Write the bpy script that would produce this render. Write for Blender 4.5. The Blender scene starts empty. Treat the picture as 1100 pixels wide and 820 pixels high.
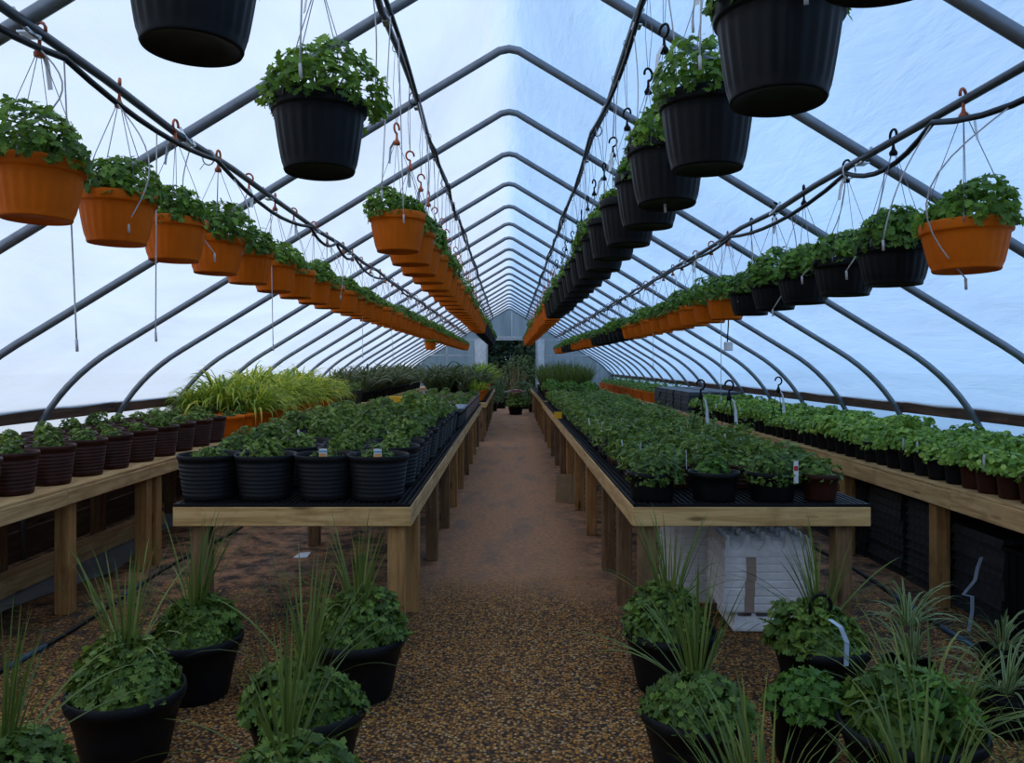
import bpy, math, random
from mathutils import Vector, Matrix, Quaternion
PI = math.pi
sc = bpy.context.scene
COL = sc.collection
F = 857.0            # focal length in pixels of the 1100 px wide frame
EYE = 1.5

# ------------------------------------------------------------------ materials
def new_mat(name):
    m = bpy.data.materials.new(name)
    m.use_nodes = True
    nt = m.node_tree
    nt.nodes.clear()
    out = nt.nodes.new('ShaderNodeOutputMaterial')
    return m, nt, out

def N(nt, typ, **kw):
    n = nt.nodes.new(typ)
    for k, v in kw.items():
        setattr(n, k, v)
    return n

def ramp(nt, fac, stops):
    r = N(nt, 'ShaderNodeValToRGB')
    e = r.color_ramp.elements
    while len(e) < len(stops):
        e.new(0.5)
    for i, (p, c) in enumerate(stops):
        e[i].position = p
        e[i].color = (*c, 1) if len(c) == 3 else c
    nt.links.new(fac, r.inputs[0])
    return r.outputs[0]

def principled(nt, out, rough=.5, spec=.5, metal=0.0):
    b = N(nt, 'ShaderNodeBsdfPrincipled')
    b.inputs['Roughness'].default_value = rough
    b.inputs['Metallic'].default_value = metal
    b.inputs['Specular IOR Level'].default_value = spec
    nt.links.new(b.outputs[0], out.inputs[0])
    return b

def coords(nt, scale, kind='Object'):
    tc = N(nt, 'ShaderNodeTexCoord')
    mp = N(nt, 'ShaderNodeMapping')
    mp.inputs['Scale'].default_value = scale
    nt.links.new(tc.outputs[kind], mp.inputs[0])
    return mp.outputs[0]

def noise(nt, vec, scale, detail=4, rough=.55, dist=0.0):
    n = N(nt, 'ShaderNodeTexNoise')
    n.inputs['Scale'].default_value = scale
    n.inputs['Detail'].default_value = detail
    n.inputs['Roughness'].default_value = rough
    n.inputs['Distortion'].default_value = dist
    if vec is not None:
        nt.links.new(vec, n.inputs['Vector'])
    return n.outputs['Fac']

def bump(nt, b, h, strength=.3, dist=.01):
    bn = N(nt, 'ShaderNodeBump')
    bn.inputs['Strength'].default_value = strength
    bn.inputs['Distance'].default_value = dist
    nt.links.new(h, bn.inputs['Height'])
    nt.links.new(bn.outputs[0], b.inputs['Normal'])

def mixc(nt, fac, a, b):
    m = N(nt, 'ShaderNodeMix', data_type='RGBA')
    for s, v in ((0, fac), (6, a), (7, b)):
        if hasattr(v, 'is_linked'):
            nt.links.new(v, m.inputs[s])
        else:
            m.inputs[s].default_value = v if s == 0 else (*v, 1)
    return m.outputs[2]

def plastic(name, col, rough=.45, spec=.5, var=.25, dirt=None, transl=0.0):
    m, nt, out = new_mat(name)
    b = principled(nt, out, rough, spec)
    v = coords(nt, (1, 1, 1))
    f = noise(nt, v, 9, 5, .6)
    oi = N(nt, 'ShaderNodeObjectInfo')
    lo = tuple(c * (1 - var) for c in col)
    hi = tuple(min(1, c * (1 + var)) for c in col)
    c = ramp(nt, f, [(.3, lo), (.7, hi)])
    if dirt:
        f2 = noise(nt, v, 22, 6, .7)
        r = N(nt, 'ShaderNodeMapRange')
        r.inputs[1].default_value = .55
        r.inputs[2].default_value = .8
        r.inputs[4].default_value = .45
        nt.links.new(f2, r.inputs[0])
        c = mixc(nt, r.outputs[0], c, dirt)
    nt.links.new(c, b.inputs['Base Color'])
    rr = N(nt, 'ShaderNodeMapRange')
    rr.inputs[3].default_value = rough - .1
    rr.inputs[4].default_value = rough + .15
    nt.links.new(f, rr.inputs[0])
    nt.links.new(rr.outputs[0], b.inputs['Roughness'])
    if transl:
        t = N(nt, 'ShaderNodeBsdfTranslucent')
        nt.links.new(c, t.inputs[0])
        ms = N(nt, 'ShaderNodeMixShader')
        ms.inputs[0].default_value = transl
        nt.links.new(b.outputs[0], ms.inputs[1])
        nt.links.new(t.outputs[0], ms.inputs[2])
        nt.links.new(ms.outputs[0], out.inputs[0])
    return m

def leaf_mat(name, stops, rough=.48, transl=.3, spec=.3, along=None):
    """leaf colour varies from leaf to leaf and plant to plant"""
    m, nt, out = new_mat(name)
    g = N(nt, 'ShaderNodeNewGeometry')
    oi = N(nt, 'ShaderNodeObjectInfo')
    mx = N(nt, 'ShaderNodeMath', operation='MULTIPLY_ADD')
    mx.inputs[1].default_value = .75
    nt.links.new(g.outputs['Random Per Island'], mx.inputs[0])
    m2 = N(nt, 'ShaderNodeMath', operation='MULTIPLY')
    m2.inputs[1].default_value = .25
    nt.links.new(oi.outputs['Random'], m2.inputs[0])
    nt.links.new(m2.outputs[0], mx.inputs[2])
    c = ramp(nt, mx.outputs[0], stops)
    if along:   # light stripe along the blade, from the across-blade coordinate in the UVs
        uv = N(nt, 'ShaderNodeUVMap')
        sep = N(nt, 'ShaderNodeSeparateXYZ')
        nt.links.new(uv.outputs[0], sep.inputs[0])
        f = ramp(nt, sep.outputs[0], [(.0, (1, 1, 1)), (.24, (1, 1, 1)), (.32, (0, 0, 0)), (.68, (0, 0, 0)), (.76, (1, 1, 1)), (1, (1, 1, 1))])
        c = mixc(nt, f, c, along)
    b = principled(nt, out, rough, spec)
    nt.links.new(c, b.inputs['Base Color'])
    t = N(nt, 'ShaderNodeBsdfTranslucent')
    hs = N(nt, 'ShaderNodeHueSaturation')
    hs.inputs['Hue'].default_value = .485
    hs.inputs['Value'].default_value = 1.4
    nt.links.new(c, hs.inputs['Color'])
    nt.links.new(hs.outputs[0], t.inputs[0])
    ms = N(nt, 'ShaderNodeMixShader')
    ms.inputs[0].default_value = transl
    nt.links.new(b.outputs[0], ms.inputs[1])
    nt.links.new(t.outputs[0], ms.inputs[2])
    nt.links.new(ms.outputs[0], out.inputs[0])
    return m

def wood(name, axis, dark, mid, light, rough=.75):
    m, nt, out = new_mat(name)
    b = principled(nt, out, rough, .25)
    s = {'x': (1.2, 16, 16), 'y': (16, 1.2, 16), 'z': (16, 16, 1.2)}[axis]
    v = coords(nt, s)
    oi = N(nt, 'ShaderNodeObjectInfo')
    add = N(nt, 'ShaderNodeVectorMath', operation='ADD')
    mul = N(nt, 'ShaderNodeMath', operation='MULTIPLY')
    mul.inputs[1].default_value = 37.0
    nt.links.new(oi.outputs['Random'], mul.inputs[0])
    nt.links.new(v, add.inputs[0])
    nt.links.new(mul.outputs[0], add.inputs[1])
    f = noise(nt, add.outputs[0], 2.2, 6, .6, .6)
    c = ramp(nt, f, [(.25, dark), (.5, mid), (.75, light)])
    # knots
    v2 = coords(nt, {'x': (2.2, 9, 9), 'y': (9, 2.2, 9), 'z': (9, 9, 2.2)}[axis])
    vo = N(nt, 'ShaderNodeTexVoronoi')
    vo.inputs['Scale'].default_value = 1.0
    add2 = N(nt, 'ShaderNodeVectorMath', operation='ADD')
    nt.links.new(v2, add2.inputs[0])
    nt.links.new(mul.outputs[0], add2.inputs[1])
    nt.links.new(add2.outputs[0], vo.inputs['Vector'])
    k = ramp(nt, vo.outputs['Distance'], [(.0, (1, 1, 1)), (.09, (.8, .8, .8)), (.16, (0, 0, 0))])
    c = mixc(nt, k, c, tuple(x * .45 for x in dark))
    # weather stains
    f2 = noise(nt, coords(nt, (3, 3, 3)), 1.6, 5, .65)
    st = ramp(nt, f2, [(.5, (0, 0, 0)), (.72, (.55, .55, .55))])
    c = mixc(nt, st, c, tuple(x * .8 for x in dark))
    nt.links.new(c, b.inputs['Base Color'])
    bump(nt, b, f, .35, .004)
    return m

def plain(name, col, rough=.6, metal=0.0, spec=.5):
    m, nt, out = new_mat(name)
    b = principled(nt, out, rough, spec, metal)
    f = noise(nt, coords(nt, (1, 1, 1)), 14, 4)
    c = ramp(nt, f, [(.3, tuple(x * .85 for x in col)), (.7, tuple(min(1, x * 1.12) for x in col))])
    nt.links.new(c, b.inputs['Base Color'])
    return m

M = {}
M['orange'] = plastic('orange_plastic', (.66, .132, .004), .55, .12, .10, transl=.14)
M['black'] = plastic('black_plastic', (.0055, .0055, .006), .45, .14, .3)
M['blackdusty'] = plastic('dusty_black_plastic', (.008, .008, .009), .5, .16, .35, dirt=(.022, .020, .018))
M['maroon'] = plastic('brown_plastic', (.034, .008, .004), .45, .2, .35, dirt=(.07, .03, .016))
M['brownpot'] = plastic('terracotta_brown_plastic', (.12, .055, .038), .5, .4, .3)
M['greylid'] = plain('grey_plastic', (.16, .19, .24), .35)
M['soil'] = plain('potting_soil', (.028, .019, .013), .95)
M['steel'] = plain('galvanised_steel', (.20, .22, .25), .45, .55)
M['clamp'] = plain('bright_zinc', (.55, .57, .6), .3, .9)
M['purlin'] = plain('silhouette_steel', (.075, .082, .092), .45, .5)  # steel colour darkened to stand for the backlit silhouette of the purlins
M['wire'] = plain('hanger_wire', (.22, .22, .25), .5, .3)
M['hose'] = plain('black_irrigation_tube', (.008, .008, .010), .45, 0.0, .2)
M['drip'] = plain('white_drip_tube', (.55, .52, .5), .5)
M['white'] = plain('white_label_plastic', (.7, .7, .7), .5)
M['redhook'] = plain('rust_orange_hook', (.42, .08, .02), .5)
M['foam'] = plain('white_polystyrene', (.86, .81, .80), .7)
M['tape'] = plain('brown_packing_tape', (.42, .30, .24), .4)
M['yellowcard'] = plain('yellow_card', (.85, .42, .01), .5)
M['tagorange'] = plain('orange_print', (.65, .28, .08), .5)
M['tagblue'] = plain('blue_print', (.1, .3, .45), .5)
M['tagred'] = plain('red_print', (.5, .02, .02), .5)
M['cardboard'] = plain('cardboard', (.36, .23, .12), .85)
M['ribbon'] = plain('pale_ribbon', (.45, .52, .62), .45)
M['bluehose'] = plain('blue_hose', (.025, .07, .12), .45)
M['woodx'] = wood('pine_board_crosswise', 'x', (.34, .17, .055), (.60, .36, .14), (.74, .49, .22))
M['woody'] = wood('pine_board_lengthwise', 'y', (.30, .15, .055), (.54, .33, .14), (.70, .47, .23))
M['woodz'] = wood('pine_post', 'z', (.20, .085, .025), (.40, .205, .07), (.52, .29, .11))
M['oldz'] = wood('weathered_post', 'z', (.10, .05, .022), (.21, .115, .055), (.32, .19, .10))
M['oldy'] = wood('weathered_timber', 'y', (.05, .028, .018), (.10, .06, .04), (.17, .11, .07))
M['hip'] = wood('dark_brown_board', 'y', (.035, .018, .012), (.075, .038, .024), (.14, .08, .05))
M['tray'] = plastic('grey_black_tray_plastic', (.024, .026, .031), .45, .4, .3, dirt=(.05, .045, .04))
M['mum'] = leaf_mat('chrysanthemum_leaf', [(0.0, (0.032, 0.063, 0.01)), (0.4, (0.079, 0.144, 0.022)), (0.8, (0.179, 0.27, 0.042)), (1, (0.273, 0.352, 0.063))])
M['basket'] = leaf_mat('basket_leaf', [(0.0, (0.036, 0.088, 0.012)), (0.45, (0.097, 0.198, 0.023)), (0.85, (0.194, 0.341, 0.04)), (1, (0.303, 0.44, 0.066))], transl=.35)
M['pale'] = leaf_mat('bedding_leaf', [(0.0, (0.072, 0.145, 0.018)), (0.45, (0.181, 0.314, 0.042)), (0.85, (0.35, 0.495, 0.078)), (1, (0.507, 0.604, 0.138))], transl=.3)
M['spike'] = leaf_mat('spike_leaf', [(0.0, (0.047, 0.08, 0.014)), (0.5, (0.105, 0.155, 0.028)), (0.85, (0.2, 0.24, 0.052)), (1, (0.347, 0.28, 0.064))], .45, .25)
M['gold'] = leaf_mat('golden_grass', [(0.0, (0.084, 0.156, 0.022)), (0.35, (0.204, 0.312, 0.036)), (0.65, (0.408, 0.48, 0.054)), (0.9, (0.672, 0.624, 0.072)), (1, (0.744, 0.6, 0.096))], .5, .35)
M['darkgrass'] = leaf_mat('purple_green_grass', [(.0, (.03, .06, .016)), (.45, (.085, .115, .04)), (.8, (.16, .16, .085)), (1, (.11, .19, .04))], .45, .25)
M['lime'] = leaf_mat('lime_grass', [(0.0, (0.096, 0.18, 0.018)), (0.5, (0.24, 0.36, 0.036)), (1, (0.48, 0.552, 0.06))], .5, .35)
M['spider'] = leaf_mat('striped_leaf', [(.0, (.05, .10, .022)), (1, (.12, .2, .04))], .45, .3, along=(.30, .36, .16))
M['herb'] = leaf_mat('parsley_leaf', [(.0, (.035, .09, .012)), (.5, (.085, .19, .022)), (1, (.17, .31, .04))], .5, .3)
M['tree'] = leaf_mat('evergreen_leaf', [(.0, (.010, .022, .010)), (.5, (.022, .042, .017)), (1, (.04, .07, .025))], .6, .2)
M['bush'] = leaf_mat('bush_leaf', [(.0, (.03, .055, .015)), (.5, (.06, .10, .03)), (1, (.11, .15, .05))], .6, .25)
M['dry'] = leaf_mat('dry_stalk', [(.0, (.14, .12, .05)), (1, (.3, .22, .1))], .7, .2)
M['bark'] = plain('bark', (.05, .035, .025), .9)
M['blossom_red'] = plain('red_petal', (.6, .03, .015), .6)
M['blossom_white'] = plain('white_petal', (.75, .75, .75), .6)

# translucent greenhouse film
def film_mat(name, transp, tint, streak):
    m, nt, out = new_mat(name)
    g = N(nt, 'ShaderNodeNewGeometry')
    mp = N(nt, 'ShaderNodeMapping')
    mp.inputs['Scale'].default_value = streak
    mp.inputs['Rotation'].default_value = (0, .0, .25)
    nt.links.new(g.outputs['Position'], mp.inputs[0])
    f = noise(nt, mp.outputs[0], 1.3, 6, .6, .8)
    mp2 = N(nt, 'ShaderNodeMapping')
    mp2.inputs['Scale'].default_value = (streak[0] * 3.1, streak[1] * 2.0, streak[2] * 3.1)
    mp2.inputs['Rotation'].default_value = (0, 0, -.5)
    nt.links.new(g.outputs['Position'], mp2.inputs[0])
    f2 = noise(nt, mp2.outputs[0], 2.1, 5, .6, .4)
    t = N(nt, 'ShaderNodeBsdfTranslucent')
    c = ramp(nt, f, [(.3, tuple(x * .80 for x in tint)), (.68, tint)])
    nt.links.new(c, t.inputs[0])
    tr = N(nt, 'ShaderNodeBsdfTransparent')
    tr.inputs[0].default_value = (.93, .96, 1, 1)
    ms = N(nt, 'ShaderNodeMixShader')
    mr = N(nt, 'ShaderNodeMapRange')
    mr.inputs[1].default_value = .35
    mr.inputs[2].default_value = .72
    mr.inputs[3].default_value = max(0.0, transp - .07)
    mr.inputs[4].default_value = transp + .07
    nt.links.new(f, mr.inputs[0])
    nt.links.new(mr.outputs[0], ms.inputs[0])
    nt.links.new(t.outputs[0], ms.inputs[1])
    nt.links.new(tr.outputs[0], ms.inputs[2])
    gl = N(nt, 'ShaderNodeBsdfGlossy')
    gl.inputs['Roughness'].default_value = .28
    bn = N(nt, 'ShaderNodeBump')
    bn.inputs['Strength'].default_value = .6
    bn.inputs['Distance'].default_value = .04
    nt.links.new(f2, bn.inputs['Height'])
    nt.links.new(bn.outputs[0], gl.inputs['Normal'])
    nt.links.new(bn.outputs[0], t.inputs['Normal'])
    m2 = N(nt, 'ShaderNodeMixShader')
    m2.inputs[0].default_value = .05
    nt.links.new(ms.outputs[0], m2.inputs[1])
    nt.links.new(gl.outputs[0], m2.inputs[2])
    nt.links.new(m2.outputs[0], out.inputs[0])
    return m
M['film'] = film_mat('greenhouse_film', .10, (.95, .97, .99), (.9, .35, .9))
M['panel'] = film_mat('twin_wall_panel', .10, (.50, .58, .62), (6, 6, .4))
M['frontpanel'] = film_mat('pale_fill_panel', .10, (.84, .86, .84), (6, 6, .4))  # tint kept pale so the unseen near wall brightens the foreground
M['panelwhite'] = plain('white_door_panel', (.62, .66, .68), .6)

# ground
def ground_mat():
    m, nt, out = new_mat('gravel_and_dirt')
    b = principled(nt, out, .85, .3)
    g = N(nt, 'ShaderNodeNewGeometry')
    sep = N(nt, 'ShaderNodeSeparateXYZ')
    nt.links.new(g.outputs['Position'], sep.inputs[0])
    big = noise(nt, g.outputs['Position'], 1.1, 5, .6)
    # y + noise
    ad = N(nt, 'ShaderNodeMath', operation='MULTIPLY_ADD')
    ad.inputs[1].default_value = 1.6
    nt.links.new(big, ad.inputs[0])
    nt.links.new(sep.outputs[1], ad.inputs[2])
    mr = N(nt, 'ShaderNodeMapRange')
    mr.inputs[1].default_value = 5.5
    mr.inputs[2].default_value = 6.6
    nt.links.new(ad.outputs[0], mr.inputs[0])
    # gravel
    vo = N(nt, 'ShaderNodeTexVoronoi')
    vo.inputs['Scale'].default_value = 75
    nt.links.new(g.outputs['Position'], vo.inputs['Vector'])
    sepc = N(nt, 'ShaderNodeSeparateColor')
    nt.links.new(vo.outputs['Color'], sepc.inputs[0])
    gc = ramp(nt, sepc.outputs[0], [(0.0, (0.096, 0.037, 0.012)), (0.35, (0.298, 0.119, 0.025)), (0.6, (0.55, 0.22, 0.034)), (0.8, (0.67, 0.34, 0.085)), (0.95, (0.431, 0.285, 0.17)), (1, (0.742, 0.494, 0.238))])
    crack = ramp(nt, vo.outputs['Distance'], [(.25, (0, 0, 0)), (.75, (1, 1, 1))])
    gc = mixc(nt, crack, gc, (.03, .018, .012))
    # dirt
    fine = noise(nt, g.outputs['Position'], 26, 6, .65)
    dc = ramp(nt, fine, [(0.25, (0.265, 0.114, 0.05)), (0.55, (0.445, 0.208, 0.1)), (0.8, (0.572, 0.293, 0.148))])
    mp = N(nt, 'ShaderNodeMapping')
    mp.inputs['Scale'].default_value = (1.6, .5, 1)
    nt.links.new(g.outputs['Position'], mp.inputs[0])
    blot = noise(nt, mp.outputs[0], 2.2, 6, .65, .3)
    wet = ramp(nt, blot, [(.50, (0, 0, 0)), (.66, (.8, .8, .8))])
    dc = mixc(nt, wet, dc, (.21, .14, .10))
    c = mixc(nt, mr.outputs[0], gc, dc)
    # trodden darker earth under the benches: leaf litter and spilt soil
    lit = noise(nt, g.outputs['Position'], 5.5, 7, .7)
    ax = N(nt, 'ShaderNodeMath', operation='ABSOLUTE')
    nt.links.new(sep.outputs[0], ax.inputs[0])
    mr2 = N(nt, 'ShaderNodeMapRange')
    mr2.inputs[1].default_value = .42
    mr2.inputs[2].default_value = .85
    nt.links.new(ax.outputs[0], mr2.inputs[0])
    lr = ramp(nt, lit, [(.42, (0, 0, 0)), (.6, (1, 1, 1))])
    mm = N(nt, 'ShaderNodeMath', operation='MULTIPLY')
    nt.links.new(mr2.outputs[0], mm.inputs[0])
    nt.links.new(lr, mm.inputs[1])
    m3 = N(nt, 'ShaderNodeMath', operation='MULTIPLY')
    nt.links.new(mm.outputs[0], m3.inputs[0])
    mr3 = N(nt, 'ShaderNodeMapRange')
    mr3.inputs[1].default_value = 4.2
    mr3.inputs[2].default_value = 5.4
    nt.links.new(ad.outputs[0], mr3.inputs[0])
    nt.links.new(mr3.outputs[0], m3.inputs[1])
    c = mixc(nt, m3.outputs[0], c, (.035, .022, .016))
    nt.links.new(c, b.inputs['Base Color'])
    hm = N(nt, 'ShaderNodeMix', data_type='FLOAT')
    nt.links.new(mr.outputs[0], hm.inputs[0])
    inv = N(nt, 'ShaderNodeMath', operation='SUBTRACT')
    inv.inputs[0].default_value = 1
    nt.links.new(vo.outputs['Distance'], inv.inputs[1])
    nt.links.new(inv.outputs[0], hm.inputs[2])
    nt.links.new(fine, hm.inputs[3])
    bump(nt, b, hm.outputs[0], .8, .012)
    return m
M['ground'] = ground_mat()
M['pebble'] = leaf_mat('pebble_stone', [(0.0, (0.103, 0.044, 0.013)), (0.3, (0.299, 0.121, 0.024)), (0.6, (0.529, 0.231, 0.034)), (0.85, (0.552, 0.319, 0.09)), (1, (0.632, 0.484, 0.24))], .7, 0.0)
M['outground'] = plain('outdoor_grass', (.17, .19, .10), .9)
def tarp_mat():
    m, nt, out = new_mat('wet_ground_cloth')
    b = principled(nt, out, .35, .6)
    g = N(nt, 'ShaderNodeNewGeometry')
    f = noise(nt, g.outputs['Position'], 3.2, 6, .65)
    c = ramp(nt, f, [(.42, (.17, .19, .21)), (.6, (.25, .275, .30)), (.66, (.03, .022, .017))])  # blue-grey is sky reflection on black cloth, put into the base colour
    nt.links.new(c, b.inputs['Base Color'])
    bump(nt, b, f, .3, .02)
    return m
M['tarp'] = tarp_mat()

# ------------------------------------------------------------------ mesh builder
class MB:
    def __init__(self):
        self.v, self.f, self.smooth, self.mi, self.uv = [], [], [], [], {}
        self.cur = 0

    def add(self, verts, faces, smooth=False):
        o = len(self.v)
        self.v += [tuple(p) for p in verts]
        for fc in faces:
            self.f.append(tuple(i + o for i in fc))
            self.smooth.append(smooth)
            self.mi.append(self.cur)
        return o

    def box(self, x0, x1, y0, y1, z0, z1, ch=0.0):
        if ch <= 0:
            vs = [(x, y, z) for z in (z0, z1) for y in (y0, y1) for x in (x0, x1)]
            self.add(vs, [(0, 2, 3, 1), (4, 5, 7, 6), (0, 1, 5, 4), (2, 6, 7, 3), (0, 4, 6, 2), (1, 3, 7, 5)])
            return
        # chamfered box: 24 corner points
        c = [(x0, x1), (y0, y1), (z0, z1)]
        vs, idx = [], {}
        for sx in (0, 1):
            for sy in (0, 1):
                for sz in (0, 1):
                    s = (sx, sy, sz)
                    for a in range(3):
                        p = []
                        for k in range(3):
                            val = c[k][s[k]]
                            if k != a:
                                val += ch if s[k] == 0 else -ch
                            p.append(val)
                        idx[(s, a)] = len(vs)
                        vs.append(p)
        fs = []
        for a in range(3):
            b1, b2 = (a + 1) % 3, (a + 2) % 3
            for sa in (0, 1):
                q = []
                for (u, w) in ((0, 0), (1, 0), (1, 1), (0, 1)):
                    s = [0, 0, 0]
                    s[a], s[b1], s[b2] = sa, u, w
                    q.append(idx[(tuple(s), a)])
                fs.append(tuple(q if sa else q[::-1]))
            for u in (0, 1):           # edges parallel to a
                for w in (0, 1):
                    s0, s1 = [0, 0, 0], [0, 0, 0]
                    s0[a], s1[a] = 0, 1
                    s0[b1] = s1[b1] = u
                    s0[b2] = s1[b2] = w
                    q = [idx[(tuple(s0), b1)], idx[(tuple(s1), b1)], idx[(tuple(s1), b2)], idx[(tuple(s0), b2)]]
                    fs.append(tuple(q if u == w else q[::-1]))
        for sx in (0, 1):
            for sy in (0, 1):
                for sz in (0, 1):
                    s = (sx, sy, sz)
                    q = [idx[(s, 0)], idx[(s, 1)], idx[(s, 2)]]
                    fs.append(tuple(q if (sx + sy + sz) % 2 else q[::-1]))
        self.add(vs, fs)

    def tube(self, pts, r, seg=8, caps=True, radii=None):
        pts = [Vector(p) for p in pts]
        n = len(pts)
        rings = []
        prev = None
        for i, p in enumerate(pts):
            t = (pts[min(i + 1, n - 1)] - pts[max(i - 1, 0)]).normalized()
            if prev is None:
                a = Vector((0, 0, 1)) if abs(t.z) < .9 else Vector((1, 0, 0))
                u = t.cross(a).normalized()
            else:
                u = (prev - t * prev.dot(t))
                u = u.normalized() if u.length > 1e-6 else t.orthogonal().normalized()
            prev = u
            w = t.cross(u)
            rr = radii[i] if radii else r
            rings.append([p + (u * math.cos(2 * PI * k / seg) + w * math.sin(2 * PI * k / seg)) * rr for k in range(seg)])
        vs = [q for ring in rings for q in ring]
        fs = []
        for i in range(n - 1):
            for k in range(seg):
                k2 = (k + 1) % seg
                fs.append((i * seg + k, i * seg + k2, (i + 1) * seg + k2, (i + 1) * seg + k))
        if caps:
            fs.append(tuple(range(seg - 1, -1, -1)))
            fs.append(tuple((n - 1) * seg + k for k in range(seg)))
        self.add(vs, fs, True)

    def lathe(self, prof, seg=32, flute=0.0, nflute=24, frange=None, c=(0, 0, 0)):
        """prof: list of (r, z); flute modulates the radius by angle between z limits"""
        vs, fs = [], []
        for (r, z) in prof:
            for k in range(seg):
                a = 2 * PI * k / seg
                rr = r
                if flute and frange[0] <= z <= frange[1]:
                    rr = r * (1 + flute * math.cos(nflute * a))
                vs.append((c[0] + rr * math.cos(a), c[1] + rr * math.sin(a), c[2] + z))
        for i in range(len(prof) - 1):
            for k in range(seg):
                k2 = (k + 1) % seg
                fs.append((i * seg + k, i * seg + k2, (i + 1) * seg + k2, (i + 1) * seg + k))
        if prof[0][0] > 1e-5:
            fs.append(tuple(range(seg - 1, -1, -1)))
        if prof[-1][0] > 1e-5 and prof[-1][0] != prof[0][0]:
            fs.append(tuple((len(prof) - 1) * seg + k for k in range(seg)))
        self.add(vs, fs, True)

    def strip(self, pts, sides, ups, widths, fold=.25):
        """a blade: midrib points, side vectors, half widths; folded into a shallow V"""
        vs, fs = [], []
        n = len(pts)
        for p, s, u, w in zip(pts, sides, ups, widths):
            vs += [p - s * w + u * w * fold, p, p + s * w + u * w * fold]
        for i in range(n - 1):
            a = 3 * i
            fs += [(a, a + 1, a + 4, a + 3), (a + 1, a + 2, a + 5, a + 4)]
        o = self.add(vs, fs, True)
        for i in range(n):
            t = i / (n - 1)
            self.uv[o + 3 * i] = (0, t)
            self.uv[o + 3 * i + 1] = (.5, t)
            self.uv[o + 3 * i + 2] = (1, t)

    def leaf(self, p, t, nrm, L, W, stations, curl=.3, fold=.2):
        t = t.normalized()
        s = nrm.cross(t)
        if s.length < 1e-4:
            s = t.orthogonal()
        s.normalize()
        n = t.cross(s)
        pts, ws = [], []
        for (u, w) in stations:
            pts.append(p + t * (L * u) - n * (L * curl * u * u))
            ws.append(W * w)
        self.strip(pts, [s] * len(pts), [n] * len(pts), ws, fold)

    def blade(self, p, az, elev, L, W, droop, seg=7, twist=0.0, taper=.75):
        """a grass blade that leaves p at an elevation and bends over by `droop` radians"""
        h = Vector((math.cos(az), math.sin(az), 0))
        side = Vector((-math.sin(az), math.cos(az), 0))
        pts, ups, ws, sides = [], [], [], []
        cur = Vector(p)
        for i in range(seg):
            u = i / (seg - 1)
            e = elev - droop * u * u
            d = h * math.cos(e) + Vector((0, 0, 1)) * math.sin(e)
            up = -h * math.sin(e) + Vector((0, 0, 1)) * math.cos(e)
            tw = twist * u
            pts.append(cur.copy())
            sides.append(side * math.cos(tw) + up * math.sin(tw))
            ups.append(up)
            ws.append(W * (0.55 + .45 * min(1, u * 4)) * (1 - u ** 2.2) ** taper if u < 1 else W * .02)
            cur = cur + d * (L / (seg - 1))
        self.strip(pts, sides, ups, ws, .3)

    def mesh(self, name, mats, off=(0, 0, 0)):
        me = bpy.data.meshes.new(name)
        ox, oy, oz = off
        v = self.v if off == (0, 0, 0) else [(x - ox, y - oy, z - oz) for x, y, z in self.v]
        me.from_pydata(v, [], self.f)
        me.polygons.foreach_set('use_smooth', self.smooth)
        me.polygons.foreach_set('material_index', self.mi)
        if self.uv:
            uvl = me.uv_layers.new(name='uv')
            buf = [0.0] * (2 * len(me.loops))
            for li, l in enumerate(me.loops):
                q = self.uv.get(l.vertex_index)
                if q:
                    buf[2 * li], buf[2 * li + 1] = q
            uvl.data.foreach_set('uv', buf)
        for m in (mats if isinstance(mats, (list, tuple)) else [mats]):
            me.materials.append(m)
        me.update()
        return me

# ------------------------------------------------------------------ objects
def thing(name, label, cat, loc=(0, 0, 0), rotz=0.0, group=None, scale=1.0):
    o = bpy.data.objects.new(name, None)
    o.empty_display_size = .05
    COL.objects.link(o)
    o.location = loc
    o.rotation_euler = (0, 0, rotz)
    o.scale = (scale, scale, scale)
    o['label'] = label
    o['category'] = cat
    o['kind'] = 'thing'
    if group:
        o['group'] = group
    return o

def part(name, me, parent, loc=None, rotz=None, label=None):
    o = bpy.data.objects.new(name, me)
    COL.objects.link(o)
    o.parent = parent
    if loc is not None:
        o.location = loc
    if rotz is not None:
        o.rotation_euler = (0, 0, rotz)
    if label:
        o['label'] = label
    return o

def build(mb, name, mats, parent=None, label=None):
    """parts in world coordinates, stored relative to the (unrotated) parent"""
    off = tuple(parent.location) if parent is not None else (0, 0, 0)
    p2 = parent
    while p2 is not None and p2.parent is not None:
        p2 = p2.parent
        off = tuple(a + b for a, b in zip(off, p2.location))
    o = bpy.data.objects.new(name, mb.mesh(name, mats, off))
    COL.objects.link(o)
    if parent is not None:
        o.parent = parent
    if label:
        o['label'] = label
    return o

def single(mb, name, mats, label, cat, group=None, loc=(0, 0, 0)):
    o = bpy.data.objects.new(name, mb.mesh(name, mats, loc))
    COL.objects.link(o)
    o.location = loc
    o['label'] = label
    o['category'] = cat
    o['kind'] = 'thing'
    if group:
        o['group'] = group
    return o

def struct(mb, name, mats, label=None):
    o = bpy.data.objects.new(name, mb.mesh(name, mats))
    COL.objects.link(o)
    o['kind'] = 'structure'
    if label:
        o['label'] = label
    return o

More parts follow.
